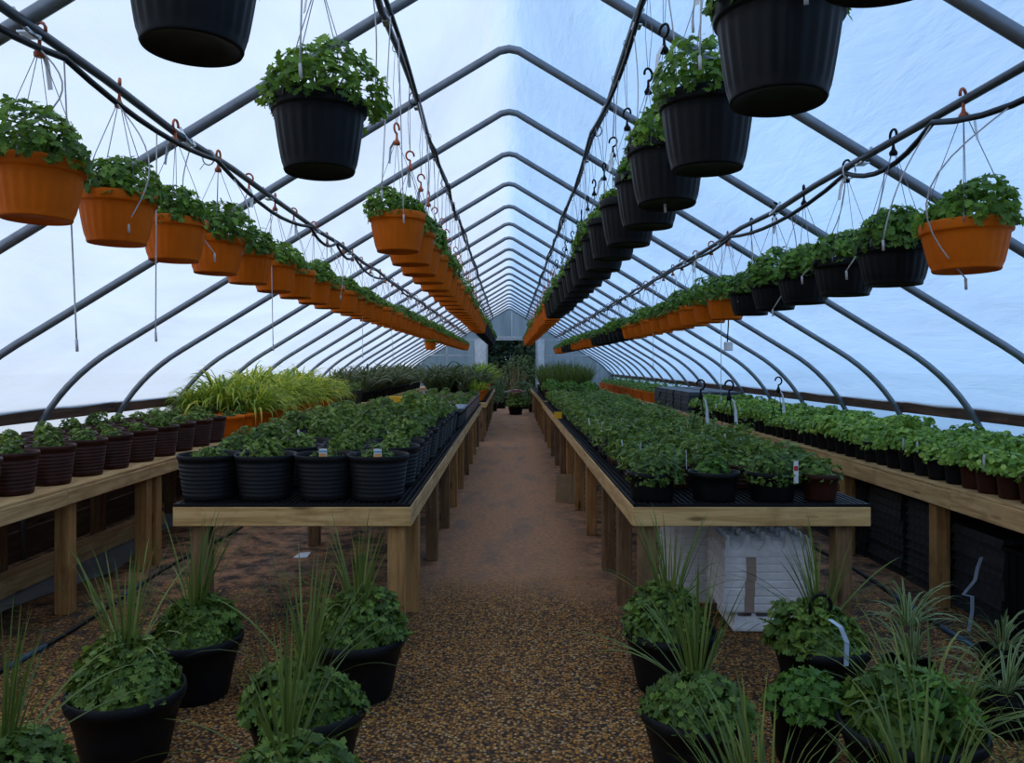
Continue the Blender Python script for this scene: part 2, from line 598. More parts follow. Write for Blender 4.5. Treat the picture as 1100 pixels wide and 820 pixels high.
ONES = 'first second third fourth fifth sixth seventh eighth ninth tenth eleventh twelfth thirteenth fourteenth fifteenth sixteenth seventeenth eighteenth nineteenth'.split()
TENS = {2: 'twenty', 3: 'thirty', 4: 'forty', 5: 'fifty', 6: 'sixty'}
TENTH = {2: 'twentieth', 3: 'thirtieth', 4: 'fortieth', 5: 'fiftieth', 6: 'sixtieth'}
def nth(i):                      # 0-based
    n = i + 1
    if n < 20:
        return ONES[i]
    return TENTH[n // 10] if n % 10 == 0 else TENS[n // 10] + '-' + ONES[n % 10 - 1]

rnd = random.Random(11)

# ------------------------------------------------------------------ world and camera
w = bpy.data.worlds.new('overcast_sky')
sc.world = w
w.use_nodes = True
nt = w.node_tree
nt.nodes.clear()
wo = N(nt, 'ShaderNodeOutputWorld')
bg = N(nt, 'ShaderNodeBackground')
tc = N(nt, 'ShaderNodeTexCoord')
sp = N(nt, 'ShaderNodeSeparateXYZ')
nt.links.new(tc.outputs['Generated'], sp.inputs[0])
mrx = N(nt, 'ShaderNodeMapRange')
mrx.inputs[1].default_value = -.9
mrx.inputs[2].default_value = .9
nt.links.new(sp.outputs[0], mrx.inputs[0])
side = ramp(nt, mrx.outputs[0], [(.0, (1.16, 1.10, 1.08)), (.3, (.64, .82, 1.10)), (.6, (.44, .70, 1.08)), (1, (.19, .44, .88))])
cl = noise(nt, tc.outputs['Generated'], 2.3, 6, .6, .4)
clr = ramp(nt, cl, [(.35, (.86, .88, .92)), (.7, (1.08, 1.06, 1.03))])
mulc = N(nt, 'ShaderNodeMix', data_type='RGBA', blend_type='MULTIPLY')
mulc.inputs[0].default_value = 1
nt.links.new(side, mulc.inputs[6])
nt.links.new(clr, mulc.inputs[7])
# a little greyer towards the horizon
mrz = N(nt, 'ShaderNodeMapRange')
mrz.inputs[1].default_value = 0
mrz.inputs[2].default_value = .55
mrz.inputs[3].default_value = .72
mrz.inputs[4].default_value = 1.0
nt.links.new(sp.outputs[2], mrz.inputs[0])
mulz = N(nt, 'ShaderNodeMix', data_type='RGBA', blend_type='MULTIPLY')
mulz.inputs[0].default_value = 1
nt.links.new(mulc.outputs[2], mulz.inputs[6])
nt.links.new(mrz.outputs[0], mulz.inputs[7])
nt.links.new(mulz.outputs[2], bg.inputs[0])
bg.inputs[1].default_value = 1.4
nt.links.new(bg.outputs[0], wo.inputs[0])

cam = bpy.data.cameras.new('camera')
co = bpy.data.objects.new('camera', cam)
COL.objects.link(co)
co.location = (0, 0, EYE)
co.rotation_euler = (PI / 2, 0, 0)
cam.sensor_width = 36
cam.sensor_fit = 'HORIZONTAL'
cam.lens = F / 1100 * 36
cam.shift_x = 3 / 1100
cam.shift_y = -19 / 1100
cam.clip_start = .05
cam.clip_end = 300
sc.camera = co
sc.view_settings.view_transform = 'Standard'
sc.view_settings.look = 'None'
sc.view_settings.exposure = 0.0
sc.view_settings.gamma = 1
sc.view_settings.use_curve_mapping = False
sc.cycles.max_bounces = 8
sc.cycles.diffuse_bounces = 4
sc.cycles.transparent_max_bounces = 16
sc.cycles.use_denoising = True

# ------------------------------------------------------------------ house profile
S = 1.22                       # hoop spacing
HALF = 3.72
APEX = 3.445
SLOPE = .609
Y0, Y1 = -2 * S, 23 * S        # near and far end of the house
def profile(off=0.0):
    """hoop centreline from the left foot to the right foot"""
    half = []
    zr = lambda x: 3.455 - SLOPE * x
    # straight roof from ridge to the knee, rounded ridge
    half.append((0.0, APEX - .018))
    half.append((.06, 3.415))
    half.append((.13, 3.455 - SLOPE * .135))
    for i in range(1, 9):
        half.append((.13 + (3.02 - .13) * i / 8, zr(.13 + (3.02 - .13) * i / 8)))
    # knee: quadratic bend from the roof into the near-vertical side
    p0, p1, p2 = Vector((3.02, zr(3.02))), Vector((3.47, zr(3.47))), Vector((3.66, .88))
    for i in range(1, 10):
        t = i / 9
        q = p0 * (1 - t) ** 2 + p1 * 2 * t * (1 - t) + p2 * t * t
        half.append((q.x, q.y))
    half.append((HALF, .45))
    half.append((HALF + .015, 0.0))
    pts = [(-x, z) for x, z in half[::-1]] + half[1:]
    if off:
        out = []
        for i, (x, z) in enumerate(pts):
            a = pts[max(i - 1, 0)]
            b = pts[min(i + 1, len(pts) - 1)]
            t = Vector((b[0] - a[0], b[1] - a[1])).normalized()
            out.append((x - t.y * off, z + t.x * off))
        return out
    return pts

# ---- setting: floor, film, hoops, boards
mb = MB()
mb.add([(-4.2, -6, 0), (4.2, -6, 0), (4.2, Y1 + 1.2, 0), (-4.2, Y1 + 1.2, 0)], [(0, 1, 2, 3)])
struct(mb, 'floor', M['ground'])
mb = MB()
mb.add([(-70, -40, -.03), (70, -40, -.03), (70, 130, -.03), (-70, 130, -.03)], [(0, 1, 2, 3)])
struct(mb, 'ground', M['outground'])

fp = [(x + (math.copysign(.05, x) if z < 1.27 else 0), z) for x, z in profile(.034)]
ny = 60
def film_part(name, sel):
    mb = MB()
    idx = [i for i in range(len(fp)) if sel(fp[i])]
    n = len(idx)
    vs = []
    r2 = random.Random(5)
    for j in range(ny + 1):
        y = Y0 + (Y1 - Y0) * j / ny
        sag = .012 * math.sin(PI * ((y - Y0) / S % 1.0))
        for i in idx:
            x, z = fp[i]
            vs.append((x * (1 - sag * .1), y, z - sag))
    fs = [(j * n + k, j * n + k + 1, (j + 1) * n + k + 1, (j + 1) * n + k) for j in range(ny) for k in range(n - 1)]
    mb.add(vs, fs, True)
    return struct(mb, name, M['film'])
ZB = 1.0
zs = sorted(set(round(p[1], 4) for p in fp))
film_part('ceiling', lambda p: p[1] >= .8)
kz = min(p[1] for p in fp if p[1] >= .8) + 1e-4
film_part('wall_left', lambda p: p[0] < 0 and p[1] <= kz)
film_part('wall_right', lambda p: p[0] > 0 and p[1] <= kz)

hp = profile()
mb = MB()
mb.tube([(x, 0, z) for x, z in hp], .025, 12)
hoop_mesh = mb.mesh('roof_hoop', M['steel'])
for k in range(-2, 24):
    o = bpy.data.objects.new('roof_hoop', hoop_mesh)
    COL.objects.link(o)
    o.location = (0, k * S, 0)
    o['kind'] = 'structure'

# hip boards, baseboards
for sx, nm in ((-1, 'left'), (1, 'right')):
    mb = MB()
    r2 = random.Random(3)
    y = Y0
    while y < Y1:
        y2 = min(y + 4.88, Y1)
        dz = r2.uniform(-.012, .012)
        mb.box(*sorted((sx * 3.605, sx * 3.64)), y, y2 - .006, 1.055 + dz, 1.165 + dz, .004)
        y = y2
    struct(mb, 'trim_1' if sx < 0 else 'trim_2', M['hip'])
    mb = MB()
    for z0 in (0, .235, .47, .705):
        mb.box(*sorted((sx * 3.72, sx * 3.755)), Y0, Y1, z0, z0 + .228, .004)
    struct(mb, 'baseboard_' + nm, M['oldy'])

# ---- far end wall with an open doorway (frame and panels)
yw = Y1
ep = profile(.0)
OX0, OX1, OZ = -.78, .96, 2.42
def poly_prism(mb, pts, y0, y1):
    n = len(pts)
    vs = [(x, y0, z) for x, z in pts] + [(x, y1, z) for x, z in pts]
    fs = [tuple(range(n)), tuple(range(2 * n - 1, n - 1, -1))]
    fs += [(i, (i + 1) % n + 0, n + (i + 1) % n, n + i)[::-1] for i in range(n)]
    mb.add(vs, fs)
leftp = [(x, z) for x, z in ep if x <= OX0]
rightp = [(x, z) for x, z in ep if x >= OX1]
topp = [(x, z) for x, z in ep if OX0 < x < OX1]
zr = lambda x: 3.455 - SLOPE * abs(x)
mb = MB()
poly_prism(mb, leftp + [(OX0, zr(OX0)), (OX0, 0)], yw, yw + .02)
poly_prism(mb, [(OX1, 0), (OX1, zr(OX1))] + rightp, yw, yw + .02)
poly_prism(mb, [(OX0, OZ), (OX0, zr(OX0))] + topp + [(OX1, zr(OX1)), (OX1, OZ)], yw, yw + .02)
struct(mb, 'wall_back', M['panel'])
mb = MB()
for x in (OX0, OX1):
    mb.box(x - .03, x + .03, yw - .05, yw, 0, zr(x) - .03)
for x in (-2.2, 2.2, -3.1, 3.1):
    mb.box(x - .02, x + .02, yw - .04, yw, 0, zr(x) - .03)
mb.box(.09 - .02, .09 + .02, yw - .04, yw, OZ, zr(.1) - .02)
mb.box(OX0, OX1, yw - .05, yw, OZ - .03, OZ + .05)
mb.box(-3.4, OX0, yw - .04, yw, 1.78, 1.82)
mb.box(OX1, 3.4, yw - .04, yw, 1.78, 1.82)
mb.box(-1.8, 1.8, yw - .04, yw, 2.33, 2.38)
struct(mb, 'trim_3', M['clamp'])
# the two slid-open door leaves beside the opening
for nm, x0, x1 in (('door_1', -1.22, -.80), ('door_2', .98, 1.24)):
    mb = MB()
    mb.box(x0, x1, yw - .09, yw - .055, .05, OZ - .05, .004)
    d = struct(mb, nm, M['panelwhite'])
    mb = MB()
    for xx in (x0, x1):
        mb.box(xx - .015, xx + .015, yw - .10, yw - .05, .03, OZ - .03)
    for zz in (.05, 1.2, OZ - .05):
        mb.box(x0, x1, yw - .10, yw - .05, zz - .015, zz + .015)
    f = bpy.data.objects.new('door_frame', mb.mesh('door_frame', M['clamp']))
    COL.objects.link(f)
    f.parent = d

# ---- unseen near end wall behind the camera, added with pale panels to light the foreground
if True:
    mb = MB()
    poly_prism(mb, ep, Y0 - .03, Y0)
    struct(mb, 'wall_front', M['frontpanel'])

# ------------------------------------------------------------------ purlins, clamps, irrigation tubes
PX = {'outer left': (-1.47, 2.530), 'inner left': (-.56, 3.085), 'inner right': (.585, 3.07), 'outer right': (1.62, 2.440)}
for row, (px, pz) in PX.items():
    t = thing('roof_purlin', f'{row} grey steel purlin pipe running the length of the roof', 'pipe', (px, Y0, pz), group='roof purlin pipes')
    mb = MB()
    r2 = random.Random(hash(row) % 1000 if False else len(row))
    mb.tube([(px + .012 * math.sin(i * 1.9), Y0 + .05 + (Y1 - .1 - Y0) * i / 46, pz + .006 * math.sin(i * 2.7)) for i in range(47)], .0165, 8)
    build(mb, 'pipe', M['purlin'], t)
    for k in range(1, 23):
        mb = MB()
        y = k * S
        sl = -SLOPE if px > 0 else SLOPE
        up = Vector((-sl, 0, 1)).normalized()
        c = Vector((px, y, pz))
        mb.tube([c - up * .028, c - up * .028 + Vector((0, .03, .004)), c + Vector((0, .04, 0)) + up * .01, c + up * .05 + Vector((0, .036, 0))], .008, 6)
        mb.tube([c - up * .028, c - up * .028 - Vector((0, .03, -.004)), c - Vector((0, .04, 0)) + up * .01, c + up * .05 - Vector((0, .036, 0))], .008, 6)
        mb.box(c.x - .02, c.x + .02, y - .03, y + .03, c.z - .026, c.z - .02)
        build(mb, 'clamp', M['clamp'], t)

TIES = {}
for row, (px, pz) in PX.items():
    r2 = random.Random({'outer left': 3, 'inner left': 8, 'inner right': 21, 'outer right': 5}[row])
    sgn = 1 if px < 0 else -1
    t = thing('irrigation_tube', f'black irrigation tube tied under the {row} purlin with white drip lines', 'tube', (px, Y0, pz), group='irrigation tubes')
    pts = []
    y = 0.4
    tie = [y]
    while y < Y1 - .6:
        y += r2.choice((.8, 1.1, 1.3, 1.9))
        tie.append(y)
    tie = [y for y in tie if y < Y1 - .3]
    for a, b in zip(tie, tie[1:]):
        sag = r2.choice((.01, .02, .03, .07)) if b > 4.2 else r2.choice((.03, .05, .08))
        if row == 'outer right' and a < 3.0:
            sag = .10
        for i in range(8):
            u = i / 8
            yy = a + (b - a) * u
            pts.append((px + sgn * .028 + .012 * math.sin(yy * 2.1), yy, pz - .032 - sag * 4 * u * (1 - u)))
    build_tube = MB()
    build_tube.tube(pts, .0115, 7)
    build(build_tube, 'tube', M['hose'], t)
    TIES[row] = (t, pts)
    for yy in tie[1:-1:2]:
        mb = MB()
        mb.tube([(px + .03 * math.cos(a), yy, pz - .02 + .038 * math.sin(a)) for a in [2 * PI * i / 12 for i in range(13)]], .004, 5)
        mb.tube([(px - .02, yy, pz - .05), (px - .05, yy + .02, pz - .075)], .0025, 4)
        build(mb, 'cable_tie', M['white'] if row.startswith('outer') else M['hose'], t)

def tube_at(row, y):
    pts = TIES[row][1]
    return Vector(min(pts, key=lambda p: abs(p[1] - y)))

def drip(row, y, dx, dy, zend, bow=.0, r=.0028):
    """a white drip line hanging from the irrigation tube"""
    t = TIES[row][0]
    a = tube_at(row, y)
    b = Vector((a.x + dx, y + dy, zend))
    mb = MB()
    pts = []
    for i in range(12):
        u = i / 11
        p = a.lerp(b, u)
        p.x += bow * math.sin(PI * u)
        pts.append(p)
    mb.tube(pts, r, 5)
    mb.tube([b, b + Vector((.002, 0, -.04))], .0048, 6)
    build(mb, 'drip_line', M['drip'], t)

# ------------------------------------------------------------------ pots
def hanging_pot(R, H, mat, seg=120):
    mb = MB()
    rb = R * .74
    prof = [(rb * .55, .012), (rb * .9, .004), (rb * .97, 0), (rb, .006)]
    for i in range(9):
        u = i / 8
        prof.append((rb + (R * .93 - rb) * u ** .75, .012 + (H - .055) * u))
    prof += [(R * .95, H - .04), (R * .99, H - .038), (R, H - .032), (R * 1.0, H - .006), (R * .985, H), (R * .95, H), (R * .93, H - .008), (R * .90, H - .05), (R * .7, H * .35), (0.0, H * .3)]
    mb.lathe(prof, seg, .013, 24, (.02, H - .045))
    return mb.mesh('pot', mat)

def ridged_pot(R, H, mat, seg=40, ridges=7, taper=.78, flat_rim=False):
    """nursery pot with horizontal ridges and a rolled rim"""
    mb = MB()
    rb = R * taper
    prof = [(rb * .9, .006), (rb * .97, 0), (rb, .008)]
    for i in range(ridges):
        u0 = i / ridges
        u1 = (i + .55) / ridges
        u2 = (i + .98) / ridges
        for u, e in ((u0, 0), (u1, .007), (u2, .007)):
            prof.append((rb + (R * .95 - rb) * u + R * e, .01 + (H - .04) * u))
    prof += [(R * .96, H - .03), (R * .985, H - .026), (R * 1.0, H - .016), (R * .998, H - .006), (R * .98, H), (R * .945, H - .003), (R * .93, H - .02), (R * .88, H - .06 if H > .1 else H * .5)]
    prof += [(R * .75, H * .4), (0.0, H * .35)]
    mb.lathe(prof, seg)
    return mb.mesh('pot', mat)

def smooth_pot(R, H, mat, seg=40, taper=.72, rim=.03):
    mb = MB()
    rb = R * taper
    prof = [(rb * .9, .006), (rb * .97, 0), (rb, .008), (rb + (R * .94 - rb) * .5, H * .5), (R * .94, H - rim), (R * .985, H - rim + .002), (R * 1.0, H - rim * .6), (R * .99, H - .003), (R * .965, H), (R * .93, H - .006), (R * .90, H - .03)]
    prof += [(R * .8, H * .45), (0.0, H * .4)]
    mb.lathe(prof, seg)
    return mb.mesh('pot', mat)

def soil_disc(R, z, seed=1):
    mb = MB()
    r2 = random.Random(seed)
    prof = [(R, z - .01), (R * .99, z), (R * .7, z + .008), (R * .35, z + .012), (0.0, z + .014)]
    mb.lathe(prof, 20)
    mb.v = [(x, y, zz + r2.uniform(-.004, .004)) for x, y, zz in mb.v]
    return mb.mesh('soil', M['soil'])

# ------------------------------------------------------------------ foliage
MUM = [(0, .03), (.16, .06), (.30, .40), (.40, .16), (.56, .50), (.66, .18), (.82, .28), (1, .01)]
OVAL = [(0, .04), (.2, .28), (.45, .44), (.7, .36), (.9, .15), (1, .01)]

def dome(n, R, H, z0, L, seed, mat, stations=MUM, wide=.78, low=.0, lumps=.25, name='foliage', jit=.1, inner=.3):
    """mounded leafy plant: leaves laid over a lumpy dome, with stems inside"""
    r2 = random.Random(seed)
    mb = MB()
    lump = [(Vector((r2.gauss(0, 1), r2.gauss(0, 1), abs(r2.gauss(0, .8)))).normalized(), r2.uniform(-lumps, lumps)) for _ in range(9)]
    for i in range(n):
        az = r2.uniform(0, 2 * PI)
        cz = r2.uniform(low, 1)
        sz = math.sqrt(max(0, 1 - cz * cz))
        d = Vector((math.cos(az) * sz, math.sin(az) * sz, cz))
        k = 1 + sum(a * max(0, d.dot(l) - .55) * 1.6 for l, a in lump)
        depth = r2.uniform(.55, .9) if r2.random() < inner else r2.uniform(.9, 1.06)
        k *= depth
        p = Vector((d.x * R * k, d.y * R * k, z0 + d.z * H * k))
        nrm = Vector((d.x / R, d.y / R, d.z / H)).normalized()
        nrm = (nrm + Vector((r2.gauss(0, .42), r2.gauss(0, .42), .3 + r2.gauss(0, .35)))).normalized()
        outw = Vector((d.x, d.y, .15 + .25 * r2.random()))
        t = (outw + Vector((r2.gauss(0, .5), r2.gauss(0, .5), r2.gauss(0, .35))))
        t = (t - nrm * t.dot(nrm) * .75)
        if t.length < .05:
            t = nrm.orthogonal()
        l = L * r2.uniform(.7, 1.2)
        mb.leaf(p - t.normalized() * l * .5, t, nrm, l, l * wide, stations, r2.uniform(.0, .35), r2.uniform(.05, .3))
    for i in range(max(4, n // 30)):
        az = r2.uniform(0, 2 * PI)
        rr = R * r2.uniform(.1, .8)
        mb.tube([(rr * .2 * math.cos(az), rr * .2 * math.sin(az), z0 - .02), (rr * math.cos(az), rr * math.sin(az), z0 + H * .6)], .003, 4)
    return mb.mesh(name, mat)

def tuft(n, L, W, z0, seed, mat, e0, e1, d0, d1, r0=.02, name='blades', twist=.4, seg=7, lmin=.6):
    r2 = random.Random(seed)
    mb = MB()
    for i in range(n):
        az = r2.uniform(0, 2 * PI)
        rr = r0 * math.sqrt(r2.random())
        a2 = az + r2.gauss(0, .5)
        mb.blade((rr * math.cos(az), rr * math.sin(az), z0), a2, r2.uniform(e0, e1), L * r2.uniform(lmin, 1), W * r2.uniform(.7, 1.1), r2.uniform(d0, d1), seg, r2.gauss(0, twist))
    return mb.mesh(name, mat)

# ------------------------------------------------------------------ hanging baskets
def hanger_mesh(R, H, hook_z, n=4):
    mb = MB()
    for i in range(n):
        a = 2 * PI * i / n + .4
        mb.tube([(R * .97 * math.cos(a), R * .97 * math.sin(a), H - .012), (R * .6 * math.cos(a), R * .6 * math.sin(a), H + (hook_z - H) * .42), (.008 * math.cos(a), .008 * math.sin(a), hook_z)], .0016, 4)
    # little clips on the rim
    for i in range(n):
        a = 2 * PI * i / n + .4
        mb.tube([(R * .93 * math.cos(a), R * .93 * math.sin(a), H - .01), (R * .99 * math.cos(a), R * .99 * math.sin(a), H + .012), (R * 1.015 * math.cos(a), R * 1.015 * math.sin(a), H - .02)], .003, 4)
    return mb.mesh('hanger', M['wire'])

def hook_mesh(z, mat, size=.042):
    """plastic hook: small crown below, shank and open C above"""
    mb = MB()
    mb.lathe([(.016, z - .012), (.017, z), (.008, z + .014), (.005, z + .03)], 10)
    pts = [(0, 0, z + .02), (0, 0, z + .045)]
    c = z + .045 + size * .6
    for i in range(10):
        a = -PI / 2 + 1.55 * PI * i / 9
        pts.append((0, size * .55 * math.cos(a) , c + size * .62 * math.sin(a)))
    mb.tube(pts, .0055, 6)
    return mb.mesh('hook', mat)

def wire_mesh(z0, z1):
    mb = MB()
    mb.tube([(.004, 0, z0), (.012, .01, (z0 + z1) / 2), (.006, 0, z1)], .0016, 4)
    mb.tube([(-.004, 0, z0), (-.018, .0, (z0 + z1) / 2), (-.006, 0, z1)], .0016, 4)
    mb.tube([(.022 * math.cos(a), 0, z1 + .02 + .022 * math.sin(a)) for a in [2 * PI * i / 10 for i in range(11)]], .0022, 4)
    return mb.mesh('hanging_wire', M['wire'])

def tag_mesh(z):
    mb = MB()
    p = [Vector((.012, 0, z)), Vector((.035, .004, z - .035)), Vector((.045, .0, z - .11))]
    wd = Vector((0, .009, 0))
    vs = []
    for q in p:
        vs += [q - wd, q + wd, q + wd + Vector((.0012, 0, 0)), q - wd + Vector((.0012, 0, 0))]
    fs = []
    for i in range(2):
        for k in range(4):
            fs.append((4 * i + k, 4 * i + (k + 1) % 4, 4 * i + 4 + (k + 1) % 4, 4 * i + 4 + k))
    fs += [(0, 1, 2, 3), (8, 9, 10, 11)]
    mb.add(vs, fs)
    return mb.mesh('tag', M['white'])

bask_fol = [dome(680, .143, .15, .0, .042, 100 + i, M['basket'], lumps=.35, low=-.05) for i in range(5)]
DIA = {'outer left': .28, 'inner left': .285, 'inner right': .285, 'outer right': .30}
RIMZ = {'outer left': 2.135, 'inner left': 2.25, 'inner right': 2.30, 'outer right': 2.0}
cache = {}
def basket(row, x, y, rimz, color, label, group, R, H, purlin_z, wired, fz=1.0, tag=False):
    key = (row, color, wired, R, H, round(purlin_z - rimz, 3))
    if key not in cache:
        hookm = M['redhook'] if color == 'orange' else M['black']
        hz = H + .36 if wired else purlin_z - rimz + H - .055
        cache[key] = (hanging_pot(R, H, M[color]), hanger_mesh(R, H, hz), hook_mesh(hz, hookm),
                      wire_mesh(hz + .10, purlin_z - rimz + H - .02) if wired else None, tag_mesh(hz + .01))
    pot, hang, hook, wire, tg = cache[key]
    o = thing('hanging_basket', label, 'hanging basket', (x, y, rimz - H), rnd.uniform(0, 6.28), group)
    part('pot', pot, o)
    f = part('foliage', rnd.choice(bask_fol), o, (0, 0, H - .02), rnd.uniform(0, 6.28))
    s = R / .14 * rnd.uniform(.92, 1.06)
    f.scale = (s, s, s * fz * rnd.uniform(.85, 1.1))
    part('hanger', hang, o)
    h = part('hook', hook, o)
    h.rotation_euler = (0, 0, 0)
    if wire:
        part('hanging_wire', wire, o)
    if tag:
        part('tag', tg, h)
    return o

def row_of(row, ys, colour_of, H, wired, seed):
    px, pz = PX[row]
    R = DIA[row] / 2
    count = {}
    seq = [colour_of(i, y) for i, y in enumerate(ys)]
    tot = {}
    for i, y in enumerate(ys):
        c = seq[i]
        # runs of one colour
        n = count.get(c, 0)
        count[c] = n + 1
        label = f'{c} hanging basket, {nth(n)} {c} one from the front in the {row} hanging row'
        dz = rnd.uniform(-.025, .025) if wired else rnd.uniform(-.008, .008)
        rz, hh, xx = RIMZ[row], H, px + rnd.uniform(-.012, .012)
        if row == 'inner left' and c == 'black':
            rz, hh = 2.29, .215
            if y < 2:
                rz, xx = 2.385, -.675
        o = basket(row, xx, y, rz, c, label, f'hanging baskets of the {row} row', R, hh, pz, wired, tag=(i % 2 == 0 or wired and i < 8))
        o.location.z += 0 if not wired else 0
        o.rotation_euler[0] = rnd.gauss(0, .012)
        o.rotation_euler[1] = rnd.gauss(0, .012)

def along(y0, dy, n, j=.03):
    return [y0 + dy * i + rnd.uniform(-j, j) * (1 if i > 2 else 0) for i in range(n)]
row_of('outer left', along(2.50, .50, 49), lambda i, y: 'orange', .185, False, 1)
row_of('inner left', [1.70, 2.40] + along(4.0, .53, 41), lambda i, y: 'black' if y < 3 or y > 15 else 'orange', .19, True, 2)
row_of('inner right', [1.20, 1.77, 2.39, 2.92] + along(3.40, .52, 43), lambda i, y: 'black' if y < 10.3 else 'orange', .22, True, 3)
row_of('outer right', along(2.83, .51, 47), lambda i, y: 'orange' if y < 3 or 5.8 < y < 10.5 or 14.8 < y < 19.2 or y > 23.2 else 'black', .172, False, 4)
# one small orange basket hung lower than its row
basket('low', -1.47, 14.9, 1.93, 'orange', 'small orange basket hung lower than the outer left hanging row', 'hanging baskets of the outer left row', .115, .17, 2.53, True, fz=.3)

# drip lines that show in the photograph
for y, dx, dy, z, bow in ((2.62, .03, .0, 1.58, .0), (3.24, .0, .0, 1.63, .0), (2.45, -.12, .05, 2.2, .12), (2.9, .05, .02, 2.02, .10), (3.5, .1, .1, 2.0, -.08), (4.1, .06, 0, 2.1, .06), (4.9, .0, 0, 1.62, 0), (6.4, .08, 0, 2.05, .05), (7.9, .0, 0, 1.6, 0), (9.5, .05, 0, 1.58, 0), (11.2, .05, 0, 2.1, .05), (13.4, 0, 0, 1.7, 0)):
    drip('outer left', y, dx, dy, z, bow)
for y, dx, dy, z, bow in ((2.15, -.02, 0, 2.31, .0), (2.05, .0, .02, 2.55, -.05), (3.45, -.03, 0, 2.25, .0), (3.85, .01, 0, 2.22, .0), (2.9, .05, 0, 2.5, .03), (4.6, .05, 0, 2.35, .04), (5.2, -.05, 0, 2.3, .04), (6.1, .05, 0, 2.4, -.04), (7.2, -.04, 0, 2.3, .03), (8.2, .04, 0, 2.3, .03), (9.4, .04, 0, 2.3, .03)):
    drip('inner left', y, dx, dy, z, bow)
for y, dx, dy, z, bow in ((1.62, .05, 0, 2.27, .02), (2.2, -.02, 0, 2.35, .0), (2.55, .04, 0, 2.6, .02), (2.9, .02, .05, 2.1, .05), (3.6, -.03, 0, 2.35, .03), (4.2, .04, 0, 2.4, -.03), (5.0, .03, 0, 2.3, .04), (6.0, -.04, 0, 2.3, .03), (7.1, .04, 0, 2.35, .03), (8.4, .04, 0, 2.35, .03)):
    drip('inner right', y, dx, dy, z, bow)
for y, dx, dy, z, bow in ((2.55, .02, .25, 1.80, -.20), (3.0, -.14, .1, 1.98, -.03), (3.35, -.08, .25, 1.92, .04), (3.8, -.10, .3, 1.95, .06), (4.6, -.04, .1, 1.82, .08), (5.2, -.06, .1, 1.95, .05), (6.0, .0, .0, 1.25, 0), (7.0, -.05, .1, 1.95, .04), (8.8, .0, 0, 1.5, 0), (10.2, -.05, .1, 1.9, .04), (11.6, .0, 0, 1.5, 0)):
    drip('outer right', y, dx, dy, z, bow)

# ------------------------------------------------------------------ benches
def bench(label, x0, x1, y0, y1, h, legs_out, legs_in, top='mesh', board=.098, group='greenhouse benches', aisle=1):
    """aisle=+1: the seen side is x1, -1: x0"""
    cx, cy = (x0 + x1) / 2, (y0 + y1) / 2
    t = thing('greenhouse_bench', label, 'bench', (cx, cy, 0), group=group)
    zb = h - board
    r2 = random.Random(int(y0 * 100 + x0 * 7) + 900)
    mb = MB(); mb.box(x0, x1, y0, y0 + .038, zb, h, .004); build(mb, 'front_board', M['woodx'], t)
    mb = MB(); mb.box(x0, x1, y1 - .038, y1, zb, h, .004); build(mb, 'back_board', M['woodx'], t)
    for xs in (x0, x1):
        a, b = (xs, xs + .038) if xs == x0 else (xs - .038, xs)
        y = y0 + .039
        while y < y1 - .05:
            y2 = min(y + 2.44, y1 - .039)
            mb = MB(); mb.box(a, b, y, y2 - .004, zb + r2.uniform(-.006, .0), h + r2.uniform(-.004, .004), .004)
            build(mb, 'side_board', M['woody'], t)
            y = y2
    # cross joists
    mb = MB()
    y = y0 + .6
    while y < y1 - .2:
        mb.box(x0 + .039, x1 - .039, y, y + .038, zb, h - .022)
        y += .61
    build(mb, 'joist', M['oldy'], t)
    mb = MB()
    if top == 'mesh':
        # black plastic bench-top panels: ribbed grid
        n = int((x1 - x0 - .02) / .030)
        for i in range(n + 1):
            x = x0 + .012 + i * (x1 - x0 - .024) / n
            mb.box(x - .006, x + .006, y0 + .006, y1 - .006, h + .004, h + .016)
        m = int((y1 - y0) / .06)
        for i in range(m + 1):
            y = y0 + .012 + i * (y1 - y0 - .024) / m
            mb.box(x0 + .006, x1 - .006, y - .006, y + .006, h + .001, h + .010)
        mb.box(x0 + .004, x1 - .004, y0 + .004, y0 + .012, h + .001, h + .017)
        build(mb, 'bench_top', M['blackdusty'], t)
    else:
        n = 7
        for i in range(n):
            a = x0 + (x1 - x0) * i / n
            mb.box(a + .004, a + (x1 - x0) / n - .004, y0, y1, h + .001, h + .02, .003)
        build(mb, 'bench_top', M['woody'], t)
    def leg(x, y, m):
        mb = MB()
        mb.box(x - .044, x + .044, y - .044, y + .044, 0, zb - .001, .004)
        build(mb, 'leg', M[m], t)
    for y in legs_out:
        leg((x1 - .045 - .04) if aisle > 0 else (x0 + .045 + .04), y, 'woodz' if r2.random() < .6 else 'oldz')
    for y in legs_in:
        leg((x0 + .12) if aisle > 0 else (x1 - .12), y, 'oldz')
    return t

BH = .762
ZT = BH + .017
bench('wooden bench with black mesh top carrying large black mum pots, left of the aisle', -1.73, -.505, 4.1, 14.6, BH,
      [4.19, 4.85, 6.1, 7.3, 8.4, 9.6, 10.8, 12.0, 13.2, 14.4], [4.19, 6.6, 8.8, 11.0, 13.2], 'mesh')
bench('far wooden bench left of the aisle carrying dark strappy grasses', -1.66, -.44, 15.3, 24.5, BH,
      [15.4, 16.6, 17.8, 19.0, 20.2, 21.4, 22.6, 24.4], [15.4, 18, 21, 24.4], 'mesh')
bench('wooden bench with black mesh top above the white foam trays, right of the aisle', .635, 1.86, 4.1, 15.4, BH,
      [4.19, 5.0, 5.8, 7.0, 8.2, 9.4, 10.6, 11.8, 13.0, 14.2, 15.3], [4.19, 6.6, 9, 12, 15], 'mesh', aisle=-1)
bench('far wooden bench right of the aisle carrying round mum bowls', .66, 1.88, 15.9, 24.5, BH,
      [16.0, 17.2, 18.4, 19.6, 20.8, 22, 24.4], [16.0, 19, 22, 24.4], 'mesh', aisle=-1)
